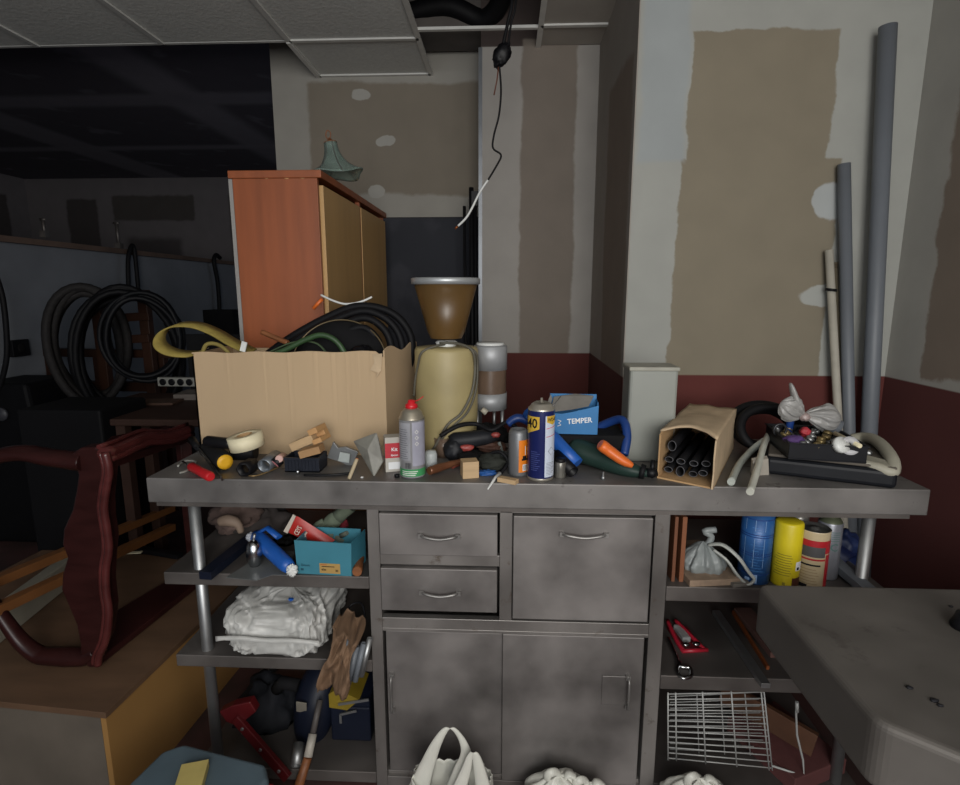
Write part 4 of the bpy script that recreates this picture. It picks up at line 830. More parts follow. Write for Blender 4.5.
MB().prism([(cwid * .62, .015, hc + .008), (cwid * .97, .012, hc + .002), (cwid * .97, .05, hc + .006), (cwid * .80, .09, hc + .008), (cwid * .62, .05, hc + .008)], (0, 0, .006)).build('corner_panel', bei, tc, bevel=.002)
MB().blob((cwid * .83, .11, hc + .014), (.012, .012, .008), .2, 2).build('latch', alu, tc)
# open tray with odds and ends
ZT = T + hc + .009
A3 = P(788, 459, Z=ZT); B3 = P(867, 464, Z=ZT); ux3 = B3 - A3; wd3 = ux3.length; an3 = math.atan2(ux3.y, ux3.x)
tr = thing('parts_tray', 'open black plastic tray full of odd parts on the black tool case', 'tray', A3, an3 + .02)
TD, TH = .22, .042; tm = M('tray_black', '131419', .45, 0, .2, 12, .04)
MB().bb((0, 0, 0), (wd3, TD, .003)).build('base', tm, tr); fm = MB()
fm.bb((0, 0, .003), (wd3, .004, TH)).bb((0, TD - .004, .003), (wd3, TD, TH)).bb((0, .004, .003), (.004, TD - .004, TH)).bb((wd3 - .004, .004, .003), (wd3, TD - .004, TH)).bb((-.004, -.004, TH), (wd3 + .004, .003, TH + .003)).bb((-.004, TD - .003, TH), (wd3 + .004, TD + .004, TH + .003)).bb((-.004, .003, TH), (.003, TD - .003, TH + .003)).bb((wd3 - .003, .003, TH), (wd3 + .004, TD - .003, TH + .003))
fm.build('rim', tm, tr, bevel=.001)
TM = Matrix.Translation(A3) @ Matrix.Rotation(an3 + .02, 4, 'Z')
def TR(x, y, z): return TM @ Vector((x, y, z))
rnd = random.Random(5)
cols = [M('odd_brass', '8f7d55', .4, .6), M('odd_grey', '6d6b68', .5, .3), alu, M('odd_cream', 'a89f85', .6), black, M('odd_rust', '5d2f22', .6)]
kinds = ['small brass coloured fitting', 'small grey fitting', 'small shiny metal nut', 'small cream plastic plug', 'small black plastic ring', 'small rusty metal ring']
grp = 'small fittings heaped in the black tray'
nth = ['first', 'second', 'third', 'fourth', 'fifth', 'sixth', 'seventh', 'eighth', 'ninth']; rows = ['front', 'second', 'third', 'fourth', 'fifth', 'back']
cells = [(i, j) for i in range(9) for j in range(6)]
for n_, (i, j) in enumerate(cells):
    x = .018 + i * (wd3 - .03) / 8.6 + rnd.uniform(-.003, .003); y = .016 + j * .035 + rnd.uniform(-.004, .004); ki = (i * 2 + j * 3 + n_) % 6
    z = .016 + (.012 if (i + j) % 2 else .0)
    m = MB().lathe([(.004, 0), (.0115, 0), (.0115, .010), (.004, .010), (.004, 0)], 8 if ki == 2 else 14) if ki != 3 else MB().lathe([(0, 0), (.006, 0), (.006, .012), (.009, .012), (.009, .016), (0, .016)], 12)
    rr = (rnd.uniform(0, .9), rnd.uniform(-.9, .9), rnd.uniform(0, 3))
    e = m.build('small_fitting', cols[ki], loc=TR(x, y, z + .004), rot=rr)
    tag(e, f'{kinds[ki]}, {nth[i]} from the left in the {rows[j]} row of the black tray', 'fitting', grp)
def onTray(px, py, dz): return P(px, py, Z=ZT + dz)
tag(MB().lathe([(0, 0), (.021, 0), (.021, .016), (0, .016)], 28).build('plastic_cap', white_p, loc=onTray(838, 446, .04), rot=(1.0, .2, .2)), 'round white plastic cap at the front of the black tray', 'bottlecap')  # loose white cap among the parts
tag(MB().lathe([(.009, 0), (.024, 0), (.024, .012), (.009, .012), (.009, 0)], 28).build('tape_roll', M('offwhite_roll', 'b5b5b8', .5), loc=onTray(848, 446, .04), rot=(1.2, .3, -.2)), 'white roll with purple core at the right in the black tray', 'roll')
tag(MB().blob((0, 0, 0), (.026, .02, .016), .3, 2, 3).build('purple_wool', M('purple', '493064', .8, 0, .2, 30, .3), loc=onTray(794, 441, .04)), 'purple tangle at the left in the black tray', 'yarn')
tag(MB().blob((0, 0, 0), (.014, .014, .014), .3, 2, 4).build('red_wire_bundle', M('redwire', 'a32a35', .6, 0, .2, 30, .3), loc=onTray(805, 432, .045)), 'red bundle beside the purple tangle in the black tray', 'wire')
tag(MB().lathe([(0, 0), (.016, 0), (.015, .05), (.010, .058), (.008, .066), (0, .066)], 24).build('clear_vial', M('clear_vial', '4d4d50', .2, 0, .1, 10, 0, trans=.4, alpha=.8), loc=onTray(824, 434, .02)), 'small dark clear bottle standing in the middle of the black tray', 'bottle')
tag(MB().lathe([(0, 0), (.018, 0), (.018, .05), (.014, .056), (.014, .066), (0, .066)], 24).build('black_bottle', black, loc=onTray(790, 425, .02)), 'black bottle standing at the back left of the black tray', 'bottle')
tag(MB().pipe((0, 0, 0), (.06, -.02, -.02), .022, .003, 22).build('pipe_elbow', grey_pvc, loc=TR(wd3 * .68, TD - .02, TH + .026)), 'grey plastic pipe sleeve lying on the back edge of the black tray', 'pipe fitting')
tag(MB().tube([(0.017 * math.cos(k * PI / 10), 0, .017 * math.sin(k * PI / 10)) for k in range(20)], .0035, 8, closed=True).tube(smooth_path([(0, 0, -.017), (.006, -.004, -.035), (-.004, -.006, -.055)], 4), .003, 6).build('chain_ring', M('dark_metal', '3a3b3f', .4, .7), loc=P(780, 430, Z=ZT + .05)), 'dark metal ring with chain hanging over the left rim of the black tray', 'ring')
tag(MB().tube([P(852, 441, Z=ZT + .045) - P(852, 441, Z=ZT + .045), (.0, .11, .005)], .006, 8).build('beige_strip', cream, loc=P(860, 446, Z=ZT + .048)), 'beige rod lying along the right side of the black tray', 'rod')
# knotted plastic bag
q = onTray(806, 424, .06)
pb = thing('knotted_plastic_bag', 'knotted translucent plastic bag lying on the back of the black tray', 'plastic bag', q)
pbm = M('bag_clear', 'a9a8a6', .35, 0, .08, 30, .5, trans=.2, alpha=.85)
MB().gathered((.095, .0, .012), .034, .105, 9, 2, rot=(0, R(-82), 0), sy=.8, amp=.4).build('body', pbm, pb)
MB().gathered((-.078, 0, .06), .034, .08, 8, 4, rot=(0, R(118), 0), sy=.5, amp=.6).build('ear', pbm, pb)
MB().tube(smooth_path([(-.015, 0, .03), (-.03, .0, .055), (-.042, 0, .085), (-.055, .0, .118)], 4), [.012, .014, .018, .021, .017, .019, .02, .018, .016, .015, .013, .010, .006], 7, sq=.5).build('ear', pbm, pb)
MB().blob((-.008, -.004, .022), (.016, .014, .013), .2, 2, 5, ridge=True).build('knot', M('bag_knot', 'a08f8c', .4), pb)
tag(MB().tube([(0, 0, 0), (.002, 0, .07), (.003, 0, .085), (.006, 0, .105)], [.010, .011, .011, .003], 10).build('blue_nozzle', M('deep_blue', '1c3f86', .45), loc=TR(wd3 * .30, TD - .025, .004)), 'small blue tip sticking up behind the knotted plastic bag', 'nozzle')

# ================================================================ pipes leaning in the corner
def leaning(name, label, px0, py0, px1, py1, Y0, Y1, r, mt, cat='pipe', hollow=True):
    a = P(px0, py0, Y=Y0); b = P(px1, py1, Y=Y1); d = (b - a); f = a - d * (a.z / d.z); d2 = b - f
    e = MB().pipe((0, 0, 0), d2, r, .003, 24) if hollow else MB().cyl((0, 0, 0), d2, r, n=16); return tag(e.build(name, mt, loc=f), label, cat)
leaning('grey_pipe', 'tallest and thickest grey plastic pipe leaning in the right corner', 869, 432, 888, 26, 1.94, 1.97, .0255, grey_pvc)
leaning('grey_pipe', 'shorter and thinner grey plastic pipe leaning on the back wall', 849, 430, 844, 164, 1.955, 2.0, .0195, grey_pvc)
leaning('white_stick', 'worn white painted wooden stick with black tape band', 838, 415, 829, 250, 1.96, 2.0, .013, M('chipped_white', 'a9a59a', .6, 0, .1, 20, .1, wear=('6b4c33', 14, .6)), 'stick', False)
leaning('thin_white_stick', 'thinner dark stained stick behind the white painted one', 842, 415, 836, 262, 1.99, 2.02, .007, M('stained_stick', '6e6656', .6, 0, .2, 20, .1, wear=('40281c', 14, .55)), 'stick', False)
q = P(831, 290, Y=1.99); tag(MB().lathe([(.014, -.004), (.018, -.004), (.018, .005), (.014, .005), (.014, -.004)], 20).build('black_tape_band', black, loc=q, rot=(.05, .12, 0)), 'black band wrapped round the white painted stick', 'band')

# ================================================================ small tools at the left end of the counter
def tool(name, label, cat, a, b): 
    e = thing(name, label, cat, a); return e, Vector(b) - Vector(a)
e, d = tool('screwdriver', 'red handled screwdriver lying at the left end of the counter', 'screwdriver', P(211, 477, Z=T + .014), P(190, 466, Z=T + .012))
MB().tube([(0, 0, 0), d * .05, d * .5, d * .9, d], [.010, .0135, .012, .013, .008], 10).build('handle', red_p, e)
MB().cyl(d, d + Vector((-.05, .05, -.004)), .003, n=8).build('shaft', chrome, e)
e, d = tool('chisel', 'flat steel chisel leaning down to the counter edge right of the red screwdriver', 'chisel', P(198, 448, Z=T + .045), P(222, 479, Z=T + .004))
MB().beam((0, 0, 0), d, .012, .004, up=(1, 0, 0)).build('blade', chrome, e); MB().tube([(0, 0, 0), d * -.3], [.009, .012], 10).build('handle', black, e)
hosething('grey_wire', 'thin grey wire curled behind the red screwdriver', [P(178, 466, Z=T + .004), P(185, 461, Z=T + .004), P(196, 462, Z=T + .004), P(188, 470, Z=T + .004), P(180, 473, Z=T + .004)], .003, M('greywire', '85857f', .5), 'wire')
def rod(name, label, cat, a, b, rad, mt, endm=None, ename='end_cap', n=16):
    e = thing(name, label, cat, a); d = Vector(b) - Vector(a); L_ = d.length
    rs = [rad * .8, rad, rad, rad, rad * .85]
    MB().tube([d * t for t in (0, .08, .5, .92, 1)], rs, n).build('body', mt, e)
    if endm: MB().tube([d * .96, d * 1.02, d * 1.03], [rad * .84, rad * .8, rad * .4], n).build(ename, endm, e)
    return e
rod('black_flashlight', 'black cylinder lying on top of the yellow ended tool against the cardboard box', 'torch', P(206, 441, Z=T + .08), P(232, 444, Z=T + .08), .016, black)
rod('yellow_ended_tool', 'black tool handle with round yellow end facing out', 'tool', P(207, 448, Z=T + .035), P(225, 462, Z=T + .028), .026, blackm, M('yellow_end', 'd9a520', .5, 0, .04))
rod('dark_tool', 'dark tool body under the cream tape roll', 'tool', P(232, 452, Z=T + .035), P(256, 452, Z=T + .035), .024, rubber)
q = P(243, 470, Z=T + .022); tag(MB().pipe((0, 0, 0), (.004, .05, .0), .0205, .004, 6).build('black_socket', black, loc=q), 'square dark socket standing below the cream tape roll', 'socket')
q = P(248, 447, Z=T + .075); e = thing('tape_roll', 'thick cream masking tape roll lying on dark tools against the cardboard box', 'tape', q, 0, rot=(R(4), R(-10), 0))
MB().lathe([(.019, 0), (.046, 0), (.046, .036), (.019, .036), (.019, 0)], 40).build('tape', cream, e); MB().lathe([(.018, -.0005), (.020, -.0005), (.020, .0365), (.018, .0365), (.018, 0)], 32).build('core', card, e)
q = P(264, 466, Z=T + .022); tag(MB().pipe((0, 0, 0), (.006, .07, .006), .0195, .0045, 24).build('steel_ring', M('ring_grey', '7d838a', .35, .7), loc=q), 'open steel tube end between the black socket and the pink marker', 'tube')
rod('pink_marker', 'thick marker with pink end pointing out beside the steel tube end', 'marker', P(280, 459, Z=T + .035), P(275, 464, Z=T + .024), .0155, black, M('pink_end', 'c98083', .5, 0, .05))
rod('pink_plug', 'pale pink plug behind the pink ended marker', 'plug', P(283, 456, Z=T + .03), P(279, 459, Z=T + .04), .011, M('pale_pink', 'b08d84', .5))
q = onT(274, 450, .03); tag(MB().blob((0, 0, .03), (.045, .02, .026), .8, 6, 9, ridge=True, flat=.001, nu=60, nv=40).build('wire_wool', M('wirewool', '7f7d72', .7, .2, .3, 60, .8), loc=q), 'tangle of grey wire wool behind the pink marker', 'wire wool')
hosething('twisted_wire', 'thin brass coloured wire on the counter in front of the steel tube end', [P(240, 474, Z=T + .003), P(252, 476, Z=T + .003), P(262, 474, Z=T + .003), P(272, 470, Z=T + .006), P(281, 466, Z=T + .008)], .002, M('brass_wire', '8f7750', .4, .6), 'wire')
# black organizer with wood blocks
q = onT(285, 472, .0); q2 = onT(320, 472, .0); e = thing('black_tray', 'small ribbed black plastic tray with wood blocks leaning on it', 'tray', q, 0)
w_ = (q2 - q).x; m = MB().bb((0, 0, 0), (w_, .07, .003)).bb((0, 0, 0), (w_, .003, .042)).bb((0, .067, 0), (w_, .07, .042)).bb((0, .003, 0), (.003, .067, .042)).bb((w_ - .003, .003, 0), (w_, .067, .042)).bb((-.003, -.003, .036), (w_ + .003, .0, .042))
for k in range(9): m.bb((.008 + k * .0095, -.002, .004), (.011 + k * .0095, 0, .034))
m.build('tray_body', M('bluish_black', '1f222b', .45, 0, .15), e)
e = thing('wooden_joint_block', 'raw wood block with sawn slot propped on the small black tray', 'wood block', P(292, 452, Z=T + .05), 0, rot=(0, R(-24), R(-8)))
MB().bb((0, 0, 0), (.075, .05, .024)).build('base', pine, e, bevel=.001); MB().bb((.072, -.004, -.006), (.100, .054, .008)).bb((.072, -.004, .022), (.100, .054, .038)).bb((.072, .03, .008), (.1, .054, .022)).build('slotted_end', M('pine_light', 'b98f60', .6, 0, .12, 8, .05), e, bevel=.001)
tag(MB().bb((0, 0, 0), (.06, .04, .02)).build('wood_offcut', M('pine_dull', 'a07c55', .65, 0, .14, 8, .05), loc=P(300, 459, Z=T + .045), rot=(0, R(-16), 0), bevel=.001), 'darker wood offcut under the slotted block in the small black tray', 'wood block')
hosething('black_file', 'black rod lying on the counter in front of the small black tray', [P(304, 475, Z=T + .004), P(330, 475, Z=T + .004), P(352, 473, Z=T + .004)], .0035, black, 'rod')
q = onT(298, 474); tag(MB().blob((0, 0, .006), (.005, .005, .006), .1, 2).build('steel_ball', chrome, loc=q), 'tiny steel ball in front of the small black tray', 'ball')
e = thing('metal_trowel', 'grey sheet metal scraper bent upward between the small black tray and the sachet', 'scraper', P(328, 463, Z=T + .02), 0)
o = P(328, 463, Z=T + .02)
bl = [P(*c, Y=1.52) - o for c in ((327, 458), (340, 462), (352, 468), (358, 452), (345, 447), (338, 448), (333, 442), (330, 450))]
MB().prism(bl, (0, .012, 0)).build('blade', M('scraper_grey', '77797a', .4, .5, .15), e, bevel=.001); MB().prism([P(*c, Y=1.51) - o for c in ((340, 452), (350, 454), (349, 463), (338, 461))], (0, .004, 0)).build('sticker', M('sticker', '9fa6a4', .5), e)
e = rod('pencil', 'short flat pencil with orange end leaning beside the sachet', 'pencil', P(349, 479, Z=T + .004), P(357, 459, Z=T + .05), .0055, M('pale_wood', 'b0a184', .6), orange_p, n=6)
q = onT(362, 478); tag(MB().blob((0, 0, .002), (.004, .003, .002), .3, 2).build('white_crumb', white_p, loc=q), 'tiny white crumb on the counter left of the sachet tip', 'crumb')
q = onT(397, 477); tag(MB().lathe([(0, 0), (.007, 0), (.007, .008), (0, .009)], 14).build('round_knob', black, loc=q), 'small black button in front of the red and white carton', 'knob')  # a small loose knob

# ================================================================ left shelves
Z1, Z2, Z3 = .667, .414, .05
def on(px, py, z): return P(px, py, Z=z)
a = on(205, 576, Z1 + .012); b = on(243, 545, Z1 + .012)
beamthing('black_level', 'long black bar lying front to back on the upper left shelf', 'bar', a, a + (b - a) * 1.3, .035, .022, navy)
a = on(224, 578, Z1 + .006); MB_ = MB().prism([(0, 0, 0), (.09, -.012, 0), (.12, .02, 0), (.16, .02, 0), (.13, .16, 0), (.05, .17, 0)], (0, 0, .0015))
tag(MB_.build('grey_plastic_sheet', M('grey_sheet', '5f6262', .35, 0, .15, 15, .1), loc=(a.x, a.y + .01, Z1 + .001)), 'thin grey plastic sheet lying flat under the blue tube on the upper left shelf', 'sheet')
q = on(238, 532, Z1); tag(MB().blob((0, 0, .05), (.075, .06, .048), .5, 2.5, 31, flat=.001).build('brown_rag', M('rag_brown', '5c4b45', .9, 0, .3, 20, .3), loc=(q.x, 1.66, Z1)), 'crumpled brownish rag at the back left of the upper left shelf', 'rag')
q = P(231, 526, Y=1.55); tag(MB().tube(smooth_path([(-.035, 0, .012), (-.01, 0, .018), (.02, 0, .008), (.03, 0, -.02)], 4), [.012, .015, .016, .017, .018, .018, .017, .016, .014, .012, .011, .01, .009][:13], 10).build('beige_pipe_elbow', M('beige_dusty', '7d6b5d', .7), loc=q), 'dusty beige bent piece on top of the brown rag', 'pipe fitting')
q = P(262, 522, Y=1.7); tag(MB().blob((0, 0, -.01), (.10, .07, .07), .45, 3, 33, flat=Z1 - q.z + .002).build('dark_bundle', M('bundle', '3a3432', .9, 0, .3, 20, .3), loc=q), 'dark dusty bundle at the back of the upper left shelf', 'bundle')
q = P(252, 570, Z=Z1); e = thing('metal_bulb', 'silver egg shaped metal float behind the blue tube', 'float', (q.x, q.y + .02, Z1)); MB().lathe([(0, 0), (.014, .004), (.021, .022), (.022, .045), (.017, .068), (.008, .078), (0, .08)], 28).build('shell', chrome, e); MB().cyl((0, 0, .075), (.006, 0, .098), .004, n=10).build('stem', alu, e)
o = P(290, 568, Z=Z1 + .022); e = thing('blue_sealant_tube', 'bright blue sealant tube with torn white tip leaning on the metal float', 'tube', o)
d = P(256, 536, Y=1.50) - o
MB().tube([d * t for t in (0, .1, .5, .9, 1)], [.016, .021, .022, .022, .02], 20).build('body', blue_p, e)
MB().blob((.008, -.006, -.004), (.014, .012, .017), .5, 3, 5).build('white_tip', white_p, e)
MB().tube([d * .95 + Vector((-.01, 0, .008)), d * .98 + Vector((.035, 0, .028)), d * .75 + Vector((.045, 0, .02))], .012, 8, sq=.5).build('torn_film', blue_p, e)
MB().blob(d + Vector((-.01, -.01, 0)), (.014, .01, .014), .6, 3, 8).build('white_cap', M('whitish', 'a9adb5', .5), e)
MB().beam(d * .2 + Vector((0, -.022, .004)), d * .7 + Vector((0, -.022, .004)), .006, .001, up=(0, 1, 0)).build('label', white_ink, e)
q = P(287, 548, Y=1.60); tag(MB().blob((0, 0, 0), (.04, .04, .035), .4, 3, 35, flat=Z1 - q.z + .002).build('black_tool_bundle', blackm, loc=q), 'black bundle between the blue tube and the teal box', 'bundle')
q = P(284, 556, Y=1.53); tag(MB().lathe([(.004, 0), (.009, 0), (.009, .006), (.004, .006), (.004, 0)], 16).build('small_copper_ring', M('pinkish_metal', '8d6f6c', .4, .5), loc=q, rot=(1.4, 0, 0)), 'small pinkish ring on the black bundle by the teal box', 'ring')
# teal box
a = on(297, 574, Z1); b = on(351, 577, Z1); ux = b - a; an = math.atan2(ux.y, ux.x); wd = ux.length
e = thing('teal_box', 'open teal cardboard box with a kraft label on the upper left shelf', 'box', a + Vector((0, .004, 0)), an)
hb = P(297, 541, Y=a.y).z - Z1; tl_ = M('teal_card', '38788a', .6, 0, .1, 8, .06)
MB().prism([(0, 0, 0), (wd, 0, 0), (wd + .004, 0, hb * .98), (-.004, 0, hb)], (0, .003, 0)).build('front_panel', tl_, e)
MB().bb((0, .09, 0), (wd, .093, hb)).bb((0, .003, 0), (.003, .09, hb)).bb((0, .003, 0), (wd, .09, .003)).build('inner_panels', tl_, e)
MB().prism([(wd, .003, 0), (wd + .012, .09, 0), (wd + .014, .09, hb), (wd + .003, .003, hb * .98)], (-.003, 0, 0)).build('side_panel', tl_, e)
m = MB().bb((wd * .42, -.0008, .005), (wd * .80, 0, .034), 0); m.text('60x', .009, 1, at=(wd * .50, -.0012, .016)); m.text('30', .009, 1, at=(wd * .74, -.0012, .014)); m.bb((wd * .46, -.0013, .024), (wd * .7, -.0009, .026), 1); m.bb((wd * .44, -.0013, .029), (wd * .56, -.0009, .031), 2)
m.text('Simon', .010, 3, at=(wd * .16, -.0006, .026)); m.bb((wd * .07, -.0008, .010), (wd * .12, -.0003, .016), 3)
m.build('label', [M('kraft_label', 'a8884e', .6, 0, .05), ink, M('label_orange2', 'b5562a', .5), M('dark_teal', '1a4657', .6)], e)
# red tube sticking out
o = P(321, 540, Y=1.49); e = thing('red_glue_tube', 'red glue tube with white end sticking out of the teal box', 'tube', o)
v = [P(x, y, Y=1.47) - o for x, y in ((285, 531), (294, 514), (335, 540), (322, 548))]
def tubef(sgn):
    return lambda s_, t: v[0].lerp(v[3], s_).lerp(v[1].lerp(v[2], s_), t) + Vector((0, sgn * .014 * s_ ** .5 * math.sin(PI * t), 0)) * 1.0
MB().grid(tubef(-1), 10, 10).grid(tubef(1), 10, 10).build('body', M('tube_red', 'a8271f', .4, 0, .12, 30, .05), e)
m = MB().add([v[0] + Vector((-.003, -.002, 0)), v[0].lerp(v[3], .09) + Vector((0, -.005, 0)), v[1].lerp(v[2], .06) + Vector((0, -.005, 0)), v[1] + Vector((-.001, -.002, 0))], [(0, 1, 2, 3)]).build('crimped_end', M('tube_white', 'c9bfb2', .5), e, solid=.003)
dirv = (v[1] - v[0]); ang_ = math.atan2(dirv.z, dirv.x); mid = v[0].lerp(v[3], .3).lerp(v[1].lerp(v[2], .25), .5)
MB().text('CEYS', .020, 0, at=(mid.x, mid.y - .016, mid.z), rot=ang_, sx=.62).text('agomet', .010, 0, at=(mid.x + .020, mid.y - .017, mid.z - .010), rot=ang_, sx=.62).build('lettering', M('tube_print', 'd9c6b8', .5), e)
# gloves
def glove(name, label, px, py, Y, rz, mt):
    q = P(px, py, Y=Y); e = thing(name, label, 'glove', q, 0, rot=(0, rz, 0)); 
    MB().blob((0, 0, 0), (.034, .018, .024), .15, 2, 3).tube([(.02, 0, 0), (.045, .002, .002), (.07, .004, .004)], [.022, .019, .021], 14).build('palm', mt, e)
    for k, (dz, ln) in enumerate(((.018, .034), (.008, .042), (-.003, .04), (-.014, .03))):
        MB().tube(smooth_path([(-.02, -.004, dz), (-.02 - ln * .6, -.01, dz * 1.25), (-.02 - ln, -.014 + .004 * k, dz * 1.4 - .006)], 3), [.0085, .0085, .008, .008, .0075, .006, .004][:7], 8).build('finger', mt, e)
    MB().tube([(0, -.012, -.014), (-.018, -.022, -.03)], [.009, .006], 8).build('thumb', mt, e); return e
gm = M('glove_green', '5d6656', .9, 0, .15, 40, .5)
glove('work_glove', 'grey green knitted glove with fingers hanging toward the red glue tube', 333, 521, 1.54, R(-38), gm)
glove('work_glove', 'folded grey green glove lying in the teal box right of the red tube', 342, 538, 1.50, R(190), M('glove_grey', '5a5f55', .9, 0, .15, 40, .5))
tag(MB().blob((0, 0, 0), (.016, .014, .022), .2, 2, 7).build('red_cuff', M('red_knit', '7d2430', .9), loc=P(343, 524, Y=1.58)), 'dark red knitted bit behind the gloves in the teal box', 'cloth')
hosething('wooden_handle', 'turned brown wooden handle standing at the right end of the upper left shelf', [on(357, 572, Z1 + .014), P(361, 555, Y=1.48), P(364, 530, Y=1.6)], [.013, .014, .013, .012, .011, .011, .010, .010, .009, .009, .009, .009, .009], brownw, 'handle')  # a loose turned handle

# stack wrapped in plastic on the middle shelf
x0, x1 = on(221, 660, Z2).x + .004, on(325, 660, Z2).x; yf = on(270, 664, Z2).y - .012
e = thing('wrapped_stack', 'big stack wrapped in crumpled white plastic on the middle left shelf', 'package', ((x0 + x1) / 2, yf, Z2))
wm = M('white_wrap', 'b4b4b1', .38, 0, .12, 30, .3)
hw = (x1 - x0) / 2
def wrap(u, v):       # rounded slab, crumpled
    th = 2 * PI * u; ph = PI * (v - .5); sg = lambda a, p: math.copysign(abs(a) ** p, a)
    x = hw * 1.02 * sg(math.cos(th), .35) * sg(math.cos(ph), .35); y = .17 * sg(math.sin(th), .35) * sg(math.cos(ph), .35); z = .07 * sg(math.sin(ph), .45)
    p = Vector((x, y, z)); q = noise.noise(Vector((x * 9, y * 9, z * 14))); q2 = abs(noise.noise(Vector((x * 22 + y * 12, y * 20 + x * 14, z * 20 + 5)))); q3 = abs(noise.noise(Vector((x * 70 + y * 20, y * 34 + 9, z * 40))))
    n_ = p.normalized(); p += n_ * (.010 * q - .022 * q2 - .017 * q3)
    if z > 0: p.x += .035 * (p.y + .17); p.z += .014 * q + .03 * max(0, -x / hw) * 0
    return (p.x, p.y + .175, max(.001, p.z + .074 - (.018 if 0 else 0) + (.02 * (p.y + .17) / .34 if z > 0 else 0)))
MB().grid(wrap, 240, 120, wrap=True).build('wrapping', wm, e)
def fold(pts, w0):
    pts = smooth_path(pts, 5); m = MB(); vs = []
    for i, p in enumerate(pts): w_ = w0 * (.7 + .6 * abs(noise.noise(p * 30))); vs += [p + Vector((0, 0, 0)), p + Vector((.004, -.006, -w_)), p + Vector((0, .01, -w_ * 1.8))]
    m.add(vs, [(3 * i + k, 3 * i + 3 + k, 3 * i + 4 + k, 3 * i + 1 + k) for i in range(len(pts) - 1) for k in range(2)], sm=True); return m
fold([(-hw, -.002, .09), (-hw * .5, -.008, .098), (0, -.004, .09), (hw * .5, -.008, .094), (hw, -.002, .085)], .012).build('plastic_fold', wm, e, solid=.001)
tag(MB().blob((0, 0, .0), (.06, .025, .012), .6, 3, 41, ridge=True, nu=50, nv=30).build('white_crumpled_bag', M('whiter_film', 'b9c0c8', .3, 0, .08, 40, .3), loc=P(272, 602, Y=1.50), rot=(0, R(-8), 0)), 'small crumpled white and blue bag on top of the wrapped stack', 'plastic bag')
tag(MB().bb((-.006, -.004, -.008), (.008, .004, .008)).build('blue_scrap', blue_p, loc=P(291, 601, Y=1.463)), 'small blue printed patch on the crumpled white bag', 'scrap')
hosething('black_strap_loop', 'thin black strap looping at the right end of the middle left shelf', [P(346, 622, Y=1.45), P(350, 606, Y=1.5), P(362, 604, Y=1.5), P(364, 625, Y=1.46), P(352, 642, Y=1.42)], .003, black, 'strap')
# crumpled brown paper and grey tubes
e = thing('crumpled_paper', 'crumpled brown kraft paper hanging from the right end of the middle left shelf', 'paper', P(345, 655, Y=1.42))
o = e.location
ppts = [(354, 612, 1.46), (347, 636, 1.375), (339, 662, 1.335), (334, 690, 1.34)]
def pap(u, v):
    k = v * 3; i = min(2, int(k)); f = k - i; a = P(ppts[i][0], ppts[i][1], Y=ppts[i][2]); b = P(ppts[i + 1][0], ppts[i + 1][1], Y=ppts[i + 1][2]); p = a.lerp(b, f) - o
    return p + Vector(((u - .5) * .078 * (1 + .2 * math.sin(v * 9)) , .02 * math.sin(u * 5) + .035 * (noise.noise(Vector((u * 4, v * 5, 2)))) + .012 * abs(noise.noise(Vector((u * 13, v * 12, 5)))) - .012, .01 * noise.noise(Vector((u * 6, v * 6, 9)))))
MB().grid(pap, 30, 40).build('sheet', M('kraft_crumpled', '6e5540', .8, 0, .2, 14, .3), e, solid=.002)
for k, (px, py, dx) in enumerate(((341, 678, 0), (348, 684, 0), (355, 681, 0), (361, 676, 0))):
    a = P(px, py, Y=1.345 + .002 * k); b = P(px + 9, py - 38, Y=1.365 + .002 * k)
    w_ = ['leftmost', 'second from left', 'third from left', 'rightmost and palest'][k]
    tag(MB().pipe((0, 0, 0), b - a, .0085, .0018, 16).build('grey_conduit', grey_pvc if k < 3 else alu, loc=a), f'{w_} of the four short grey tubes poking out over the lower left shelf', 'tube', 'short grey tubes below the brown paper')

# bottom shelf, left
def bx(name, label, cat, px, py, z, size, rz, mt, dy=0, bevel=.003):
    q = P(px, py, Z=z); return tag(MB().bb((-size[0] / 2, 0, 0), (size[0] / 2, size[1], size[2])).build(name, mt, loc=(q.x, q.y + dy, z), rz=rz, bevel=bevel), label, cat)
e = thing('yellow_black_box', 'yellow and black tool box with grey edging on the lowest left shelf', 'tool box', (P(355, 735, Y=1.50).x, 1.50, Z3))
MB().bb((-.075, 0, 0), (.05, .2, .12)).build('body', navy, e, bevel=.006); MB().bb((-.075, .0, .121), (.05, .2, .15)).build('upper_tray', navy, e, bevel=.004)
MB().prism([(-.075, -.004, .12), (-.02, -.004, .112), (.02, -.004, .15), (-.05, -.004, .185), (-.075, -.004, .165)], (0, .12, 0)).build('yellow_panel', M('yellow_label', '7d6a1e', .5), e)
MB().beam((-.045, -.008, .135), (.05, -.008, .155), .008, .004, up=(0, 1, 0)).beam((-.04, -.008, .10), (.01, -.008, .115), .007, .004, up=(0, 1, 0)).beam((-.04, -.008, .10), (-.04, -.008, .07), .007, .004, up=(0, 1, 0)).build('grey_edging', alu, e)
q = P(315, 700, Y=1.55); e = thing('navy_power_tool', 'large dark navy power tool with a pale sticker on the lowest left shelf', 'power tool', q)
MB().tube(smooth_path([(.03, .06, .07), (.01, .03, .03), (0, .0, -.03), (-.01, -.03, -.10), (-.015, -.05, -.14)], 4), [.05, .058, .06, .064, .066, .068, .07, .07, .068, .064, .06, .055, .048, .04, .032, .026, .02][:17], 20).build('body', navy, e)
MB().bb((-.018, -.002, -.0), (.014, .002, .045)).build('sticker', M('pale_sticker', '7f7a70', .6), e, rot=(.3, .15, 0), loc=(-.022, -.052, .0))
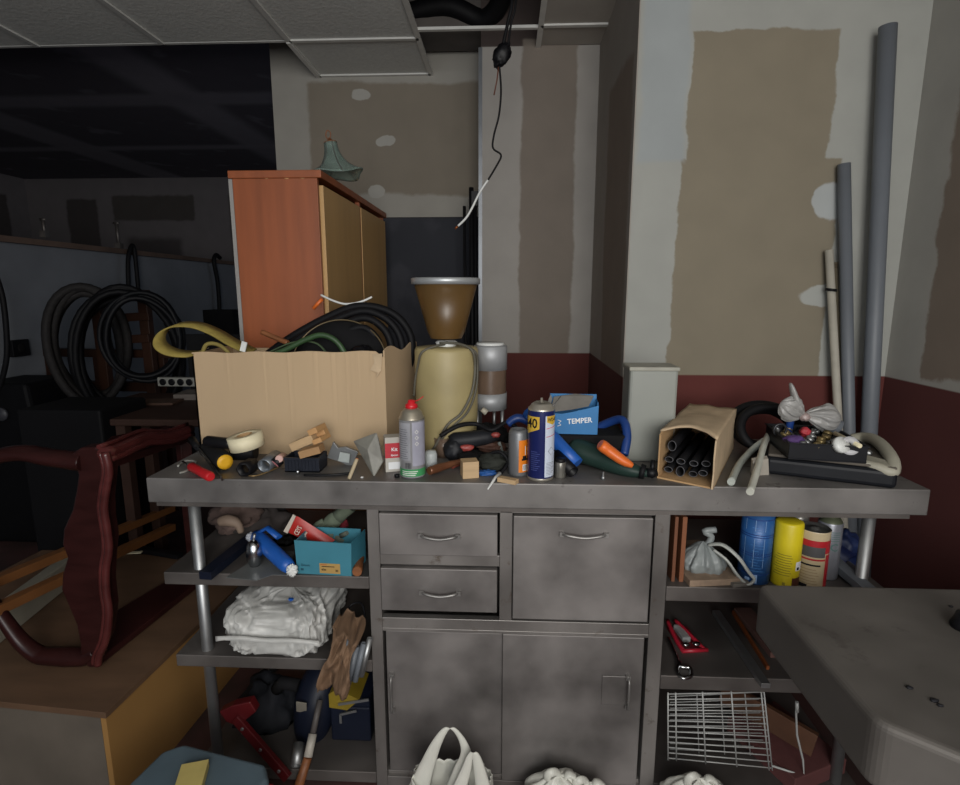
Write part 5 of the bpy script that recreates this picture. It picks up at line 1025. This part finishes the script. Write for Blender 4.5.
MB().tube([(-.05, 0, .05), (-.10, .0, .06), (-.13, .02, .02)], .02, 12).build('grip', blackm, e)
q = P(268, 700, Y=1.6); tag(MB().blob((0, 0, -.05), (.10, .09, .12), .4, 3, 51, flat=Z3 - q.z + .002).build('dark_tool_bag', M('dark_bag', '1b1d22', .8, 0, .3, 16, .2), loc=q), 'dark lumpy bag at the back of the lowest left shelf', 'bag')
e = thing('red_car_jack', 'red steel arm of a jack slanting on the lowest left shelf', 'jack', P(222, 712, Y=1.42)); o = e.location
rj = M('jack_red', '500f13', .45, .1, .2, 12, .05)
a, b = P(236, 718, Y=1.42) - o, P(288, 778, Y=1.36) - o
MB().beam(a, b, .028, .016, up=(0, 1, 0)).build('arm', rj, e, bevel=.002); MB().prism([P(x, y, Y=1.42) - o for x, y in ((219, 712), (232, 706), (250, 702), (256, 712), (246, 720), (240, 728), (226, 722))], (0, .03, 0)).build('head', rj, e, bevel=.003)
for t in (.15, .5, .85): MB().cyl(a.lerp(b, t) + Vector((0, -.006, 0)), a.lerp(b, t) + Vector((0, -.011, 0)), .005, n=10).build('bolt', alu, e)
e = thing('paint_roller_pole', 'white rod with brown wooden end standing at the front of the lowest left shelf', 'rod', P(300, 782, Y=1.37)); o = e.location
a, b, c = Vector((0, 0, 0)), P(308, 757, Y=1.39) - o, P(320, 700, Y=1.48) - o
MB().tube([a - (b - a) * .6, a, b], [.012, .014, .012], 12).build('wooden_end', brownw, e); MB().tube([b, b.lerp(c, .4)], [.0125, .0125], 12).build('white_sleeve', M('sleeve_white', 'a8a39a', .5), e); MB().tube([b.lerp(c, .4), c], .009, 10).build('rod', M('dirty_grey', '4f4a48', .6), e)
q = P(296, 768, Y=1.38); tag(MB().pipe((0, 0, 0), (-.008, .05, .03), .016, .003).build('metal_ferrule', alu, loc=P(296, 766, Y=1.38)), 'short metal sleeve left of the white rod on the lowest left shelf', 'sleeve')

# ================================================================ right shelves
Y1, Y2 = .659, .394
a = on(673, 584, Y1); 
for k, (dx, mt, w_) in enumerate(((0, M('board_orange', '6a4029', .6, 0, .2, 5, .05), 'left'), (.02, M('board_orange2', '7a4a2e', .6, 0, .2, 5, .05), 'right'))):
    tag(MB().bb((0, 0, 0), (.009 + .003 * k, .34, .185)).build('upright_board', mt, loc=(a.x + dx - .001, CF + .03, Y1), bevel=.001), f'{w_} of two upright orange brown boards at the left of the upper right shelf', 'board', 'upright boards on the upper right shelf')
bx('chipboard_piece', 'raw chipboard piece lying under the tied plastic bag', 'board', 715, 586, Y1, (.14, .24, .018), .12, M('chipboard', '877361', .8, 0, .2, 40, .1), .0, .001)
bx('grey_board', 'small grey board at the foot of the big blue cylinder', 'board', 742, 587, Y1 , (.05, .2, .01), .25, M('board_grey', '6f6a64', .8), .0, .001)
q = P(706, 560, Y=1.47); e = thing('tied_plastic_bag', 'grey translucent plastic bag with long knotted handles on the upper right shelf', 'plastic bag', q)
bgm = M('bag_grey', '8d9393', .4, 0, .1, 30, .5, trans=.1, alpha=.95)
MB().gathered((-.01, 0, -.046), .06, .10, 10, 3).build('body', bgm, e)
MB().tube(smooth_path([(-.0, -.01, .05), (.03, -.03, .06), (.065, -.05, .035), (.09, -.06, .0), (.105, -.065, -.02), (.088, -.065, -.035), (.065, -.055, -.015), (.04, -.04, .02), (.01, -.02, .04)], 5), .0085, 8, sq=.5).build('handle_loop', M('bag_handle', 'aaada8', .4), e)
MB().tube(smooth_path([(.0, 0, .045), (.01, .0, .07), (-.01, 0, .085), (.02, 0, .09)], 4), .009, 8).build('knot', bgm, e)
q = P(725, 566, Y=1.52); tag(MB().blob((0, 0, 0), (.05, .045, .035), .5, 3, 62, flat=Y1 + .02 - q.z).build('black_net', blackm, loc=q), 'black bundle between the tied plastic bag and the blue cylinder', 'bundle')
def shelfcan(name, label, px, py, rpx, z, hpx, build, back=0):
    e, r, k = canthing(name, label, 'can', px, py, rpx, z); 
    if back: d = Vector((e.location.x, e.location.y)).normalized() * back; e.location.x += d.x; e.location.y += d.y
    build(e, r, hpx * k); return e
CB_ = M('can_blue', '28568f', .4, .1, .2, 14, .04)
def bluecyl(e, r, H):
    MB().lathe([(0, 0), (r, .002), (r, H), (0, H)], 36).build('body', CB_, e)
    m = MB()
    for z in (.03, H * .4, H * .43, H * .66, H * .69, H * .9): m.arcpatch(r, -1.4, 1.4, z, z + .0025, 0, .0006, 20)
    for a0 in (-.7, -.1, .5):
        for z in (.05, .075, H * .5, H * .75): m.arcpatch(r, a0, a0 + .03, z, z + .03, 1, .0006, 2)
    m.arcpatch(r, -.5, -.2, .012, .02, 1, .0006); m.arcpatch(r, .0, .25, .006, .03, 1, .0006, 3)
    for k in range(16): m.arcpatch(r, -.3 + .1 * (k % 3), .6 - .13 * (k % 4), .04 + k * .008, .0415 + k * .008, 2, .0006, 4)
    m.build('printing', [M('print_navy', '123574', .5), M('print_pale', '7f9dc4', .5), M('print_mid', '3f74b0', .5)], e)
shelfcan('blue_cylinder', 'tall blue printed cylinder on the upper right shelf, left of the yellow can', 752, 585, 15, Y1, 74, bluecyl)
shelfcan('narrow_blue_cylinder', 'narrower blue cylinder behind the yellow can', 775, 575, 9, Y1, 66, lambda e, r, H: MB().lathe([(0, 0), (r, .002), (r, H), (0, H)], 28).build('body', CB_, e), .03)
def yell(e, r, H):
    MB().lathe([(0, .001), (r * .95, 0), (r, .004), (r, H - .006), (r * .96, H - .002), (r * .8, H), (0, H)], 36).build('body', M('can_yellow', 'cdbb1f', .4, 0, .08, 8, .02), e)
    m = MB()
    for k in range(9): m.arcpatch(r, -.9 + .12 * (k % 3), .35 + .1 * (k % 2), .035 + k * .007, .037 + k * .007, 0, .0006, 5)
    m.arcpatch(r, .75, 1.4, .05, .075, 1, .0006); m.arcpatch(r, .85, 1.1, .052, .06, 2, .0009); m.arcpatch(r, .55, 1.4, .0, .03, 3, .0006); m.arcpatch(r, -.1, .1, .008, .016, 0, .0006)
    m.build('printing', [M('olive_print', '857b22', .5), white_ink, ink, M('brown_print', '4a2a1e', .5)], e)
shelfcan('yellow_can', 'bright yellow can on the upper right shelf', 783, 588, 13, Y1, 66, yell)
def redcan(e, r, H):
    MB().lathe([(0, .001), (r * .95, 0), (r, .004), (r, H - .004), (r * 1.02, H), (r * .94, H + .001), (r * .9, H - .006), (r * .35, H - .005), (r * .3, H + .001), (0, H + .002)], 36, mis=[0, 0, 0, 0, 1, 1, 1, 1, 1]).build('body', [M('can_cream', 'b8a888', .45, 0, .06), M('tin2', '8a8a88', .3, .8)], e)
    m = MB().arcpatch(r, -1.5, 1.5, H * .62, H * .85, 0, .0005, 20); m.arcpatch(r, -.85, .85, H * .56, H * .74, 1, .0009, 14); m.arcpatch(r, .95, 1.5, 0.002, H * .6, 0, .0005, 8)
    m.arcpatch(r, -1.5, .9, H * .50, H * .53, 0, .0007, 14); m.arcpatch(r, -.8, .6, H * .40, H * .43, 2, .0007, 10)
    for k in range(6): m.arcpatch(r, -.75 + .1 * (k % 2), .55 - .1 * (k % 3), .012 + k * .008, .0135 + k * .008, 3, .0006, 6)
    m.arcpatch(r, -.6, -.1, .0, .01, 2, .0007, 4)
    m.build('label', [M('can_red', 'a6212a', .4), M('can_darkgrey', '4b4a4c', .5), ink, M('faint_print', '94805e', .5)], e)
shelfcan('red_cream_can', 'red and cream labelled tin can right of the yellow can', 808, 588, 14.5, Y1, 58, redcan)
def silv(e, r, H):
    MB().lathe([(0, .001), (r * .95, 0), (r, .004), (r, H * .86), (r * .95, H * .88), (r * .7, H * .94), (r * .5, H * .96), (r * .5, H), (0, H)], 32, mis=[0, 0, 0, 0, 1, 1, 1, 1]).build('body', [M('can_lilac', '7f8189', .35, .4, .08), M('olive_dome', '565b48', .4, .3)], e)
    m = MB().text('C', .03, 0, wrapr=r, at=(0, 0, H * .52), ang=.5); 
    for k in range(5): m.arcpatch(r, .1, .9, H * .62 + k * .006, H * .62 + .002 + k * .006, 0, .0006, 5)
    m.build('printing', [M('can_print_g', '4d6a68', .5)], e)
shelfcan('silver_can', 'grey silver spray can with olive top behind the red and cream can', 824, 580, 11, Y1, 66, silv, .0)
def whit(e, r, H):
    MB().lathe([(0, .001), (r, .002), (r, H * .9), (r * .8, H * .95), (r * .6, H * .96), (r * .6, H), (0, H)], 32).build('body', M('can_tinny', 'a3a19c', .35, .5, .1), e)
    MB().lathe([(r * .62, H * .955), (r * .66, H * .96), (r * .66, H * .99), (0, H * 1.0)], 24).build('cap', M('maroon_cap', '5e2e35', .4), e)
shelfcan('white_topped_can', 'pale can with maroon cap behind the yellow can', 793, 570, 9.5, Y1, 57, whit, .02)
rollm = M('navy_film', '1c2c58', .35, 0, .2, 20, .1)
o = P(851, 566, Y=1.52)
tag(MB().pipe((0, 0, 0), (-.16, .34, .07), .036, .004, 30).build('blue_roll', rollm, loc=o), 'dark blue tube roll with open end on the upper right shelf by the post', 'roll')
beamthing('grey_flat_bar', 'pale grey flat bar slanting across the right end of the upper right shelf', 'bar', P(870, 592, Z=Y1 + .012), P(832, 560, Z=Y1 + .025), .035, .02, grey_pvc)
tag(MB().blob((0, 0, 0), (.05, .05, .04), .4, 3, 63).build('blue_tarp', M('tarp', '1b2a52', .5, 0, .3, 20, .2), loc=P(842, 543, Y=1.62)), 'folded dark blue film behind the silver can', 'film')
q = on(884, 580, Y1); 
# middle right shelf
e = thing('red_hacksaw_pack', 'red frame in a clear blister on the middle right shelf', 'tool', on(695, 652, Y2), .12); rh = M('hack_red', 'a82032', .35, 0, .1)
MB().tube(smooth_path([(-.035, 0, .004), (-.038, .05, .012), (-.03, .13, .02)], 4), .0065, 8).tube(smooth_path([(.03, 0, .004), (.012, .06, .014), (-.005, .13, .02)], 4), .0065, 8).tube([(-.04, 0, .005), (.038, 0, .005)], .006, 8).build('frame', rh, e)
MB().bb((-.036, .01, .0), (.03, .12, .003)).build('backing', M('red_card', '6b1a22', .5), e); MB().blob((-.018, .02, .012), (.012, .008, .006), .1, 1).blob((.014, .02, .012), (.012, .008, .006), .1, 1).build('clear_bubble', chrome, e)
MB().bb((-.02, .04, .003), (.006, .11, .02)).build('blister', clearm, e, bevel=.004)
hosething('steel_eye_hook', 'steel rod with an eye ring on the left of the middle right shelf', [on(668, 638, Y2 + .012), on(676, 656, Y2 + .008), on(680, 666, Y2 + .006), on(690, 668, Y2 + .006), on(691, 676, Y2 + .006), on(682, 678, Y2 + .006), on(677, 670, Y2 + .006), on(680, 662, Y2 + .008)], .0055, chrome, 'hook')
beamthing('aluminium_channel', 'long dusty aluminium channel lying front to back on the middle right shelf', 'channel', on(766, 686, Y2 + .009), on(716, 612, Y2 + .009), .024, .014, alu)
beamthing('rusty_bar', 'rusty brown bar beside the aluminium channel', 'bar', on(768, 668, Y2 + .008), on(733, 612, Y2 + .008), .008, .012, M('rust', '8a4a22', .6, .2, .3, 20, .2))
beamthing('pink_board', 'stained pinkish board at the right of the middle right shelf', 'board', on(780, 655, Y2 + .010), on(742, 610, Y2 + .010), .055, .018, M('pinkboard', '6f5048', .75, 0, .3, 10, .1))
# wire basket
e = thing('wire_basket', 'white wire rack standing on edge on the lowest right shelf', 'rack', P(662, 758, Y=1.41)); o = e.location; wr = M('white_wire', 'a9aaa8', .4, .1, .06)
def WB(px, py, Y): return P(px, py, Y=Y) - o
TL, TR_, BR, BL = (668, 694), (764, 692), (772, 768), (668, 758)
def bil(u, v, Y): 
    x = (TL[0] * (1 - u) + TR_[0] * u) * (1 - v) + (BL[0] * (1 - u) + BR[0] * u) * v; y = (TL[1] * (1 - u) + TR_[1] * u) * (1 - v) + (BL[1] * (1 - u) + BR[1] * u) * v
    return WB(x, y, Y)
m = MB()
for j in range(13): m.tube([bil(0, j / 12, 1.40), bil(1, j / 12, 1.40)], .0018, 6)
for j in range(11): m.tube([bil(.02, .04 + j / 11, 1.50), bil(.94, .0 + j / 11, 1.50)], .0018, 6)
m.build('horizontal_wires', wr, e); m = MB()
for u in (0.0, .08, .36, .66, .97, 1.0): m.tube([bil(u, -.02, 1.398), bil(u, 1.03, 1.398)], .0022, 6)
for u in (.3, .55, .8): m.tube([bil(u, 0, 1.502), bil(u, .95, 1.502)], .002, 6)
for j in (0, 6, 12): m.tube([bil(0, j / 12, 1.40), bil(0.02, j / 12, 1.50)], .002, 6)
m.build('vertical_wires', wr, e)
MB().tube([bil(1, .97, 1.398), WB(804, 776, 1.39), WB(803, 760, 1.39), WB(797, 735, 1.40), WB(796, 712, 1.41), WB(797, 705, 1.41)], .003, 8).tube([WB(797, 712, 1.41), WB(797, 702, 1.41)], .005, 8).build('bent_wire', wr, e)
# boards and rubble under the right shelves
beamthing('old_board', 'upper of two brown boards leaning in the dark behind the wire rack', 'board', P(722, 690, Y=1.62), P(815, 745, Y=1.45), .07, .02, M('brown_wood3', '553725', .6, 0, .3, 8, .1), up=(0, 1, 0))
beamthing('old_board', 'lower of two brown boards leaning in the dark behind the wire rack', 'board', P(735, 735, Y=1.6), P(800, 775, Y=1.5), .05, .02, M('brown_wood2', '4a3020', .6, 0, .3, 8, .1), up=(0, 1, 0))
bx('red_brick_slab', 'dusty dark red slab under the right end of the counter', 'slab', 830, 800, .05, (.2, .25, .05), .4, M('dark_red_slab', '5b3433', .8, 0, .2, 12, .1), .05)

# ================================================================ plastic bags on the floor in front
def carrier(name, label, px, py, Y, k, handles=True, seed=1, mt=None):
    q = P(px, py, Y=Y); mt = mt or M('carrier_white', 'b3b8b0', .42, 0, .06, 14, .12, trans=.08); e = thing(name, label, 'plastic bag', (q.x, q.y, 0)); H = q.z
    def bodyf(u, v):
        th = 2 * PI * u; r = k * (1.15 - .35 * v ** 2) * (1 + .12 * noise.noise(Vector((math.cos(th) * 2, math.sin(th) * 2, v * 2 + seed))) + .07 * abs(noise.noise(Vector((math.cos(th) * 7, math.sin(th) * 7, v * 3 + seed)))))
        return (r * math.cos(th), r * .7 * math.sin(th), (.005 + v * (H - .01)) * (1 if handles else 1 + .04 * math.sin(th * 3 + seed)))
    MB().grid(bodyf, 60, 24, wrap=True).add([(k * .7 * math.cos(a * PI / 8), k * .5 * math.sin(a * PI / 8), .006) for a in range(16)], [list(range(16))]).build('body', mt, e, solid=.0008)
    return e, H
cw_ = M('carrier_white', 'cfcfc6', .42, 0, .06, 14, .12, trans=.08)
e = thing('carrier_bag', 'white plastic carrier bag with two upright handles on the floor before the sliding doors', 'plastic bag', (P(452, 770, Y=1.22).x, 1.22, 0)); o = e.location
def CP(px, py, Y=1.22): return P(px, py, Y=Y) - o
zb = CP(452, 782).z
def bagf(u, v):
    th = 2 * PI * u; c, s_ = math.cos(th), math.sin(th); 
    r = .12 - .015 * v; z = v * (zb + .02 * c * c + .012 * s_)
    q = .012 * abs(noise.noise(Vector((c * 5, s_ * 5, v * 1.5)))) * 2
    return ((r - q) * c * 1.0, (r - q) * s_ * .6, z)
MB().grid(bagf, 64, 20, wrap=True).build('body', cw_, e, solid=.0008)
def band(pts, w0, w1, m):     # crumpled handle band: wide at feet, narrow on top
    pts = smooth_path(pts, 6); n = len(pts); vs = []
    for i, p in enumerate(pts):
        t = i / (n - 1); w_ = w1 + (w0 - w1) * abs(2 * t - 1) ** 1.6
        for k in range(9):
            a = PI * k / 8; off = Vector((math.cos(a) * w_, -math.sin(a) * w_ * .5 + .006 * math.sin(k * 3.1) * w_ / w0, 0)); vs.append(p + off)
    m.add(vs, [(9 * i + k, 9 * i + 9 + k, 9 * i + 10 + k, 9 * i + 1 + k) for i in range(n - 1) for k in range(8)], sm=True); return m
band([CP(418, 790), CP(427, 765), CP(438, 740), CP(449, 727), CP(460, 736), CP(466, 752), CP(462, 768), CP(456, 790)], .030, .007, MB()).build('handle', cw_, e, solid=.0012)
band([CP(458, 792, 1.18), CP(466, 770, 1.18), CP(470, 756, 1.18), CP(474, 752, 1.18), CP(478, 762, 1.18), CP(484, 790, 1.18)], .02, .006, MB()).build('handle', cw_, e, solid=.0012)
for nm, lb_, px, py, sd in (('small_plastic_bag', 'knotted top of a pale plastic bag on the floor below the right sliding door', 560, 775, 3), ('small_plastic_bag', 'plastic bag top barely showing at the lower edge near the cabinet corner', 588, 783, 5), ('small_plastic_bag', 'yellowish white plastic bag with a loop on the floor under the wire rack', 700, 779, 7)):
    q = P(px, py, Y=1.3); e = thing(nm, lb_, 'plastic bag', (q.x, q.y, 0)); H = q.z
    MB().gathered((0, 0, .001), .10 if sd != 5 else .06, H, 11, sd, top=.2, sy=.7).build('body', cw_, e)
    MB().tube(smooth_path([(-.03, 0, H * .8), (-.035, -.01, H + .005), (-.022, -.01, H + .018), (-.005, 0, H + .006), (.012, 0, H * .8)], 5), [.012 - .0002 * i for i in range(21)], 9, sq=.45).tube(smooth_path([(.01, 0, H * .85), (.02, 0, H + .004), (.04, 0, H - .005), (.05, 0, H * .8)], 4), .012, 8, sq=.5).build('ear', cw_, e)

# ================================================================ the dark room at the left
woodd = M('dark_red_wood', '352118', .5, 0, .25, 6, .06)
def GP(px, py, Y): return P(px, py, Y=Y)
def coil(name, label, px, py, Y, rx, rz_, r, n, mt, seed, tilt=0):
    c = GP(px, py, Y); k = S(c); m = MB(); rnd = random.Random(seed)
    for j in range(n):
        ex_ = rx * k * (1 + rnd.uniform(-.12, .05)); ez = rz_ * k * (1 + rnd.uniform(-.12, .05)); oy = j * r * 1.2; ph = rnd.uniform(0, 6)
        pts = [Vector((ex_ * math.cos(t * PI / 16) + .01 * math.sin(2 * t * PI / 16 + ph), oy + .02 * math.sin(t * PI / 16 + ph), ez * math.sin(t * PI / 16))) for t in range(32)]
        m.tube(pts, r, 8, closed=True)
    return tag(m.build(name, mt, loc=c, rz=R(28)), label, 'hose')
coil('hose_coil', 'grey ribbed hose coil hanging behind the black ones on the wooden rack', 88, 346, 3.2, 32, 56, .024, 5, M('greyhose', '2a2828', .7, 0, .2, 50, .5), 2)
coil('hose_coil', 'large black cable coil hanging on the wooden rack at the left', 128, 358, 3.12, 48, 67, .017, 9, rubber, 3)
coil('hose_coil', 'smaller black cable coil in front on the wooden rack', 142, 338, 3.0, 34, 44, .013, 7, M('black_cable', '0e0f13', .55, 0, .2, 20, .1), 4)
e = thing('wooden_rack', 'dark reddish wooden trestle carrying the coiled hoses', 'rack', (GP(110, 380, 3.4).x, 3.4, 0)); o = e.location
def G_(px, py, Y): return P(px, py, Y=Y) - o
for px, top in ((96, 292), (143, 290)):
    a = G_(px, top, 3.36); MB().beam((a.x, a.y, 0), a, .06, .05, up=(0, 1, 0)).build('post', woodd, e, bevel=.004)
for px, top in ((46, 352), (100, 355), (160, 352)):
    a = G_(px, top, 3.45); MB().beam((a.x, a.y, 0), a, .07, .05, up=(0, 1, 0)).build('leg', woodd, e, bevel=.004)
for y, Y in ((352, 3.45), (385, 3.47)):
    MB().beam(G_(36 if y == 352 else 50, y, Y), G_(180, y + 2, Y), .05 if y == 352 else .06, .06, up=(0, 1, 0)).build('rail', woodd, e, bevel=.004)
for y in (318, 340): MB().beam(G_(118, y, 3.33), G_(150, y - 2, 3.33), .05, .03, up=(0, 1, 0)).build('peg', woodd, e, bevel=.003)
# dark work table with papers, strip and clutter
tY = 2.5; tz_ = P(130, 408, Y=tY).z; xa, xb = P(86, 408, Y=tY).x, P(240, 408, Y=tY).x
e = thing('dark_work_table', 'dark brown table in the left background under the power strip', 'table', (xa, tY, 0)); wdk = M('dark_brown_top', '3a2a24', .5, 0, .2, 5, .05)
MB().bb((0, 0, tz_ - .04), (xb - xa, .4, tz_)).build('table_top', wdk, e, bevel=.004)
for x in (.04, xb - xa - .04):
    for y in (.04, .36): MB().bb((x - .03, y - .03, 0), (x + .03, y + .03, tz_ - .04)).build('leg', woodd, e)
MB().bb((.3, .37, tz_), (xb - xa, .39, tz_ + .32)).build('back_board', blackm, e)
q = P(177, 381, Y=tY + .36); e = thing('power_strip', 'pale grey power strip with four sockets on the dark board behind the table', 'power strip', q, 0)
k = S(q); MB().bb((-18 * k, -.02, -5 * k), (22 * k, 0.01, 4 * k)).build('housing', M('strip_grey', '8a8a84', .5, 0, .08), e, bevel=.004)
for i in range(4):
    MB().lathe([(0, 0), (3.2 * k, 0), (3.4 * k, .004), (2.2 * k, .004), (2, .003)][:4] + [(0, .003)], 18, o=((-12 + 9 * i) * k, -.021, -.5 * k), ax=(0, -1, 0)).build('socket', black, e)
for (px, py, w_, d_, h_, mt, nm, lb_, ct_) in ((172, 400, .16, .16, .03, M('dull_paper', '6a625c', .7), 'paper_stack', 'pale papers lying on the dark table below the power strip', 'papers'), (150, 404, .2, .12, .012, M('dull_brown', '4a3428', .7), 'brown_folder', 'brown folder at the front of the dark table', 'folder')):
    q = P(px, py + 3, Y=tY + .05); tag(MB().bb((-w_ / 2, 0, 0), (w_ / 2, d_, h_)).build(nm, mt, loc=(q.x, tY + .06 + (.14 if nm == 'paper_stack' else 0), tz_), rz=.1, bevel=.002), lb_, ct_)
q = P(172, 415, Y=2.3); 
e = thing('wooden_stool', 'low dark wooden stool with pale edge in front of the dark table', 'stool', (P(175, 416, Y=2.27).x, 2.27, 0)); hz = P(165, 418, Y=2.2).z
MB().bb((-.22, -.1, hz - .03), (.28, .14, hz)).build('seat', wdk, e, bevel=.006)
for x in (-.19, .24):
    for y in (-.06, .1): MB().bb((x - .02, y - .02, 0), (x + .02, y + .02, hz - .03)).build('leg', wdk, e)
# black chair and dark boxes at the far left edge
e = thing('black_speaker', 'black boxy speaker with pale round spot at the left edge of the picture', 'speaker', (P(15, 430, Y=2.9).x, 2.9, 0)); hz = P(15, 384, Y=2.9).z
MB().prism([(-.22, 0, 0), (.18, 0, 0), (.10, 0, hz), (-.22, 0, hz)], (0, .35, 0)).build('cabinet', M('speaker_black', '0b0b0e', .6, 0, .2), e, bevel=.02); MB().lathe([(0, 0), (.04, 0), (.035, .012), (0, .016)], 20, o=(-.06, -.002, hz - .17), ax=(0, -1, 0)).build('dust_cap', M('dust_grey', '3f4046', .5), e)
tag(MB().bb((-.36, 0, 0), (.0, .3, P(80, 414, Y=2.1).z)).build('dark_crate', M('crate_black', '09090c', .7, 0, .2, 5, .1), loc=(P(88, 420, Y=2.1).x, 2.17, 0), bevel=.01), 'large black crate in the shade behind the carved frame', 'crate')
e = thing('wall_socket', 'small black socket on the grey blue partition at the left', 'socket', P(17, 348, X=-2.948), R(90)); MB().bb((-.06, -.03, -.05), (.06, 0, .05)).build('box', black, e, bevel=.004); MB().lathe([(0, 0), (.03, 0), (.025, -.004), (0, -.004)], 16, o=(0, -.031, 0), ax=(0, 1, 0)).build('face', blackm, e)
hosething('hanging_cable', 'black cable bowed at the extreme left edge beside the black socket', [P(-6, 270, Y=2.9), P(3, 300, Y=2.9), P(7, 345, Y=2.9), P(4, 372, Y=2.9), P(-8, 410, Y=2.9)], .014, rubber, 'cable')
# hooks and loops over the partition
def clampt(label, px, y0, y1, Y):
    e = thing('screw_clamp', label, 'clamp', P(px, y1, Y=Y)); k = S(e.location); h = (y1 - y0) * k
    MB().cyl((0, 0, 0), (0, 0, h), 1.6 * k, n=8).build('screw', steel_dk, e); MB().cyl((-3 * k, 0, h), (3 * k, 0, h), 1.3 * k, n=8).build('bar', steel_dk, e); MB().bb((-3 * k, -.02, -.01), (3 * k, .02, .03)).build('jaw', steel_dk, e)
yz = lambda px: P(px, 245, X=-2.95).y
clampt('screw clamp standing up on the partition ledge nearer the left', 45, 220, 236, yz(45)); clampt('screw clamp with wide cross bar standing on the partition ledge above the coils', 119, 224, 247, yz(119))
for pts, lb_ in (([(129, 300), (128, 262), (131, 247), (134, 249), (137, 275), (139, 300)], 'black strap loop hung over the partition above the hose coils'), ([(220, 320), (218, 285), (214, 262), (216, 255), (220, 258)], 'black cable with hook hung over the partition by the orange cupboard')):
    Yc = 3.62 if pts[0][0] < 200 else 4.6; XP = -2.885
    hosething('strap_loop' if Yc < 4 else 'hooked_cable', lb_, [P(x, y, X=XP) for x, y in pts], .016 if Yc < 4 else .02, rubber, 'strap' if Yc < 4 else 'cable')
tag(MB().bb((-.12, 0, 0), (.14, .2, P(218, 310, Y=4.7).z)).build('dark_cabinet', blackm, loc=(P(222, 380, Y=4.7).x, 4.7, 0)), 'dark cabinet in the gap left of the orange cupboard', 'cabinet')
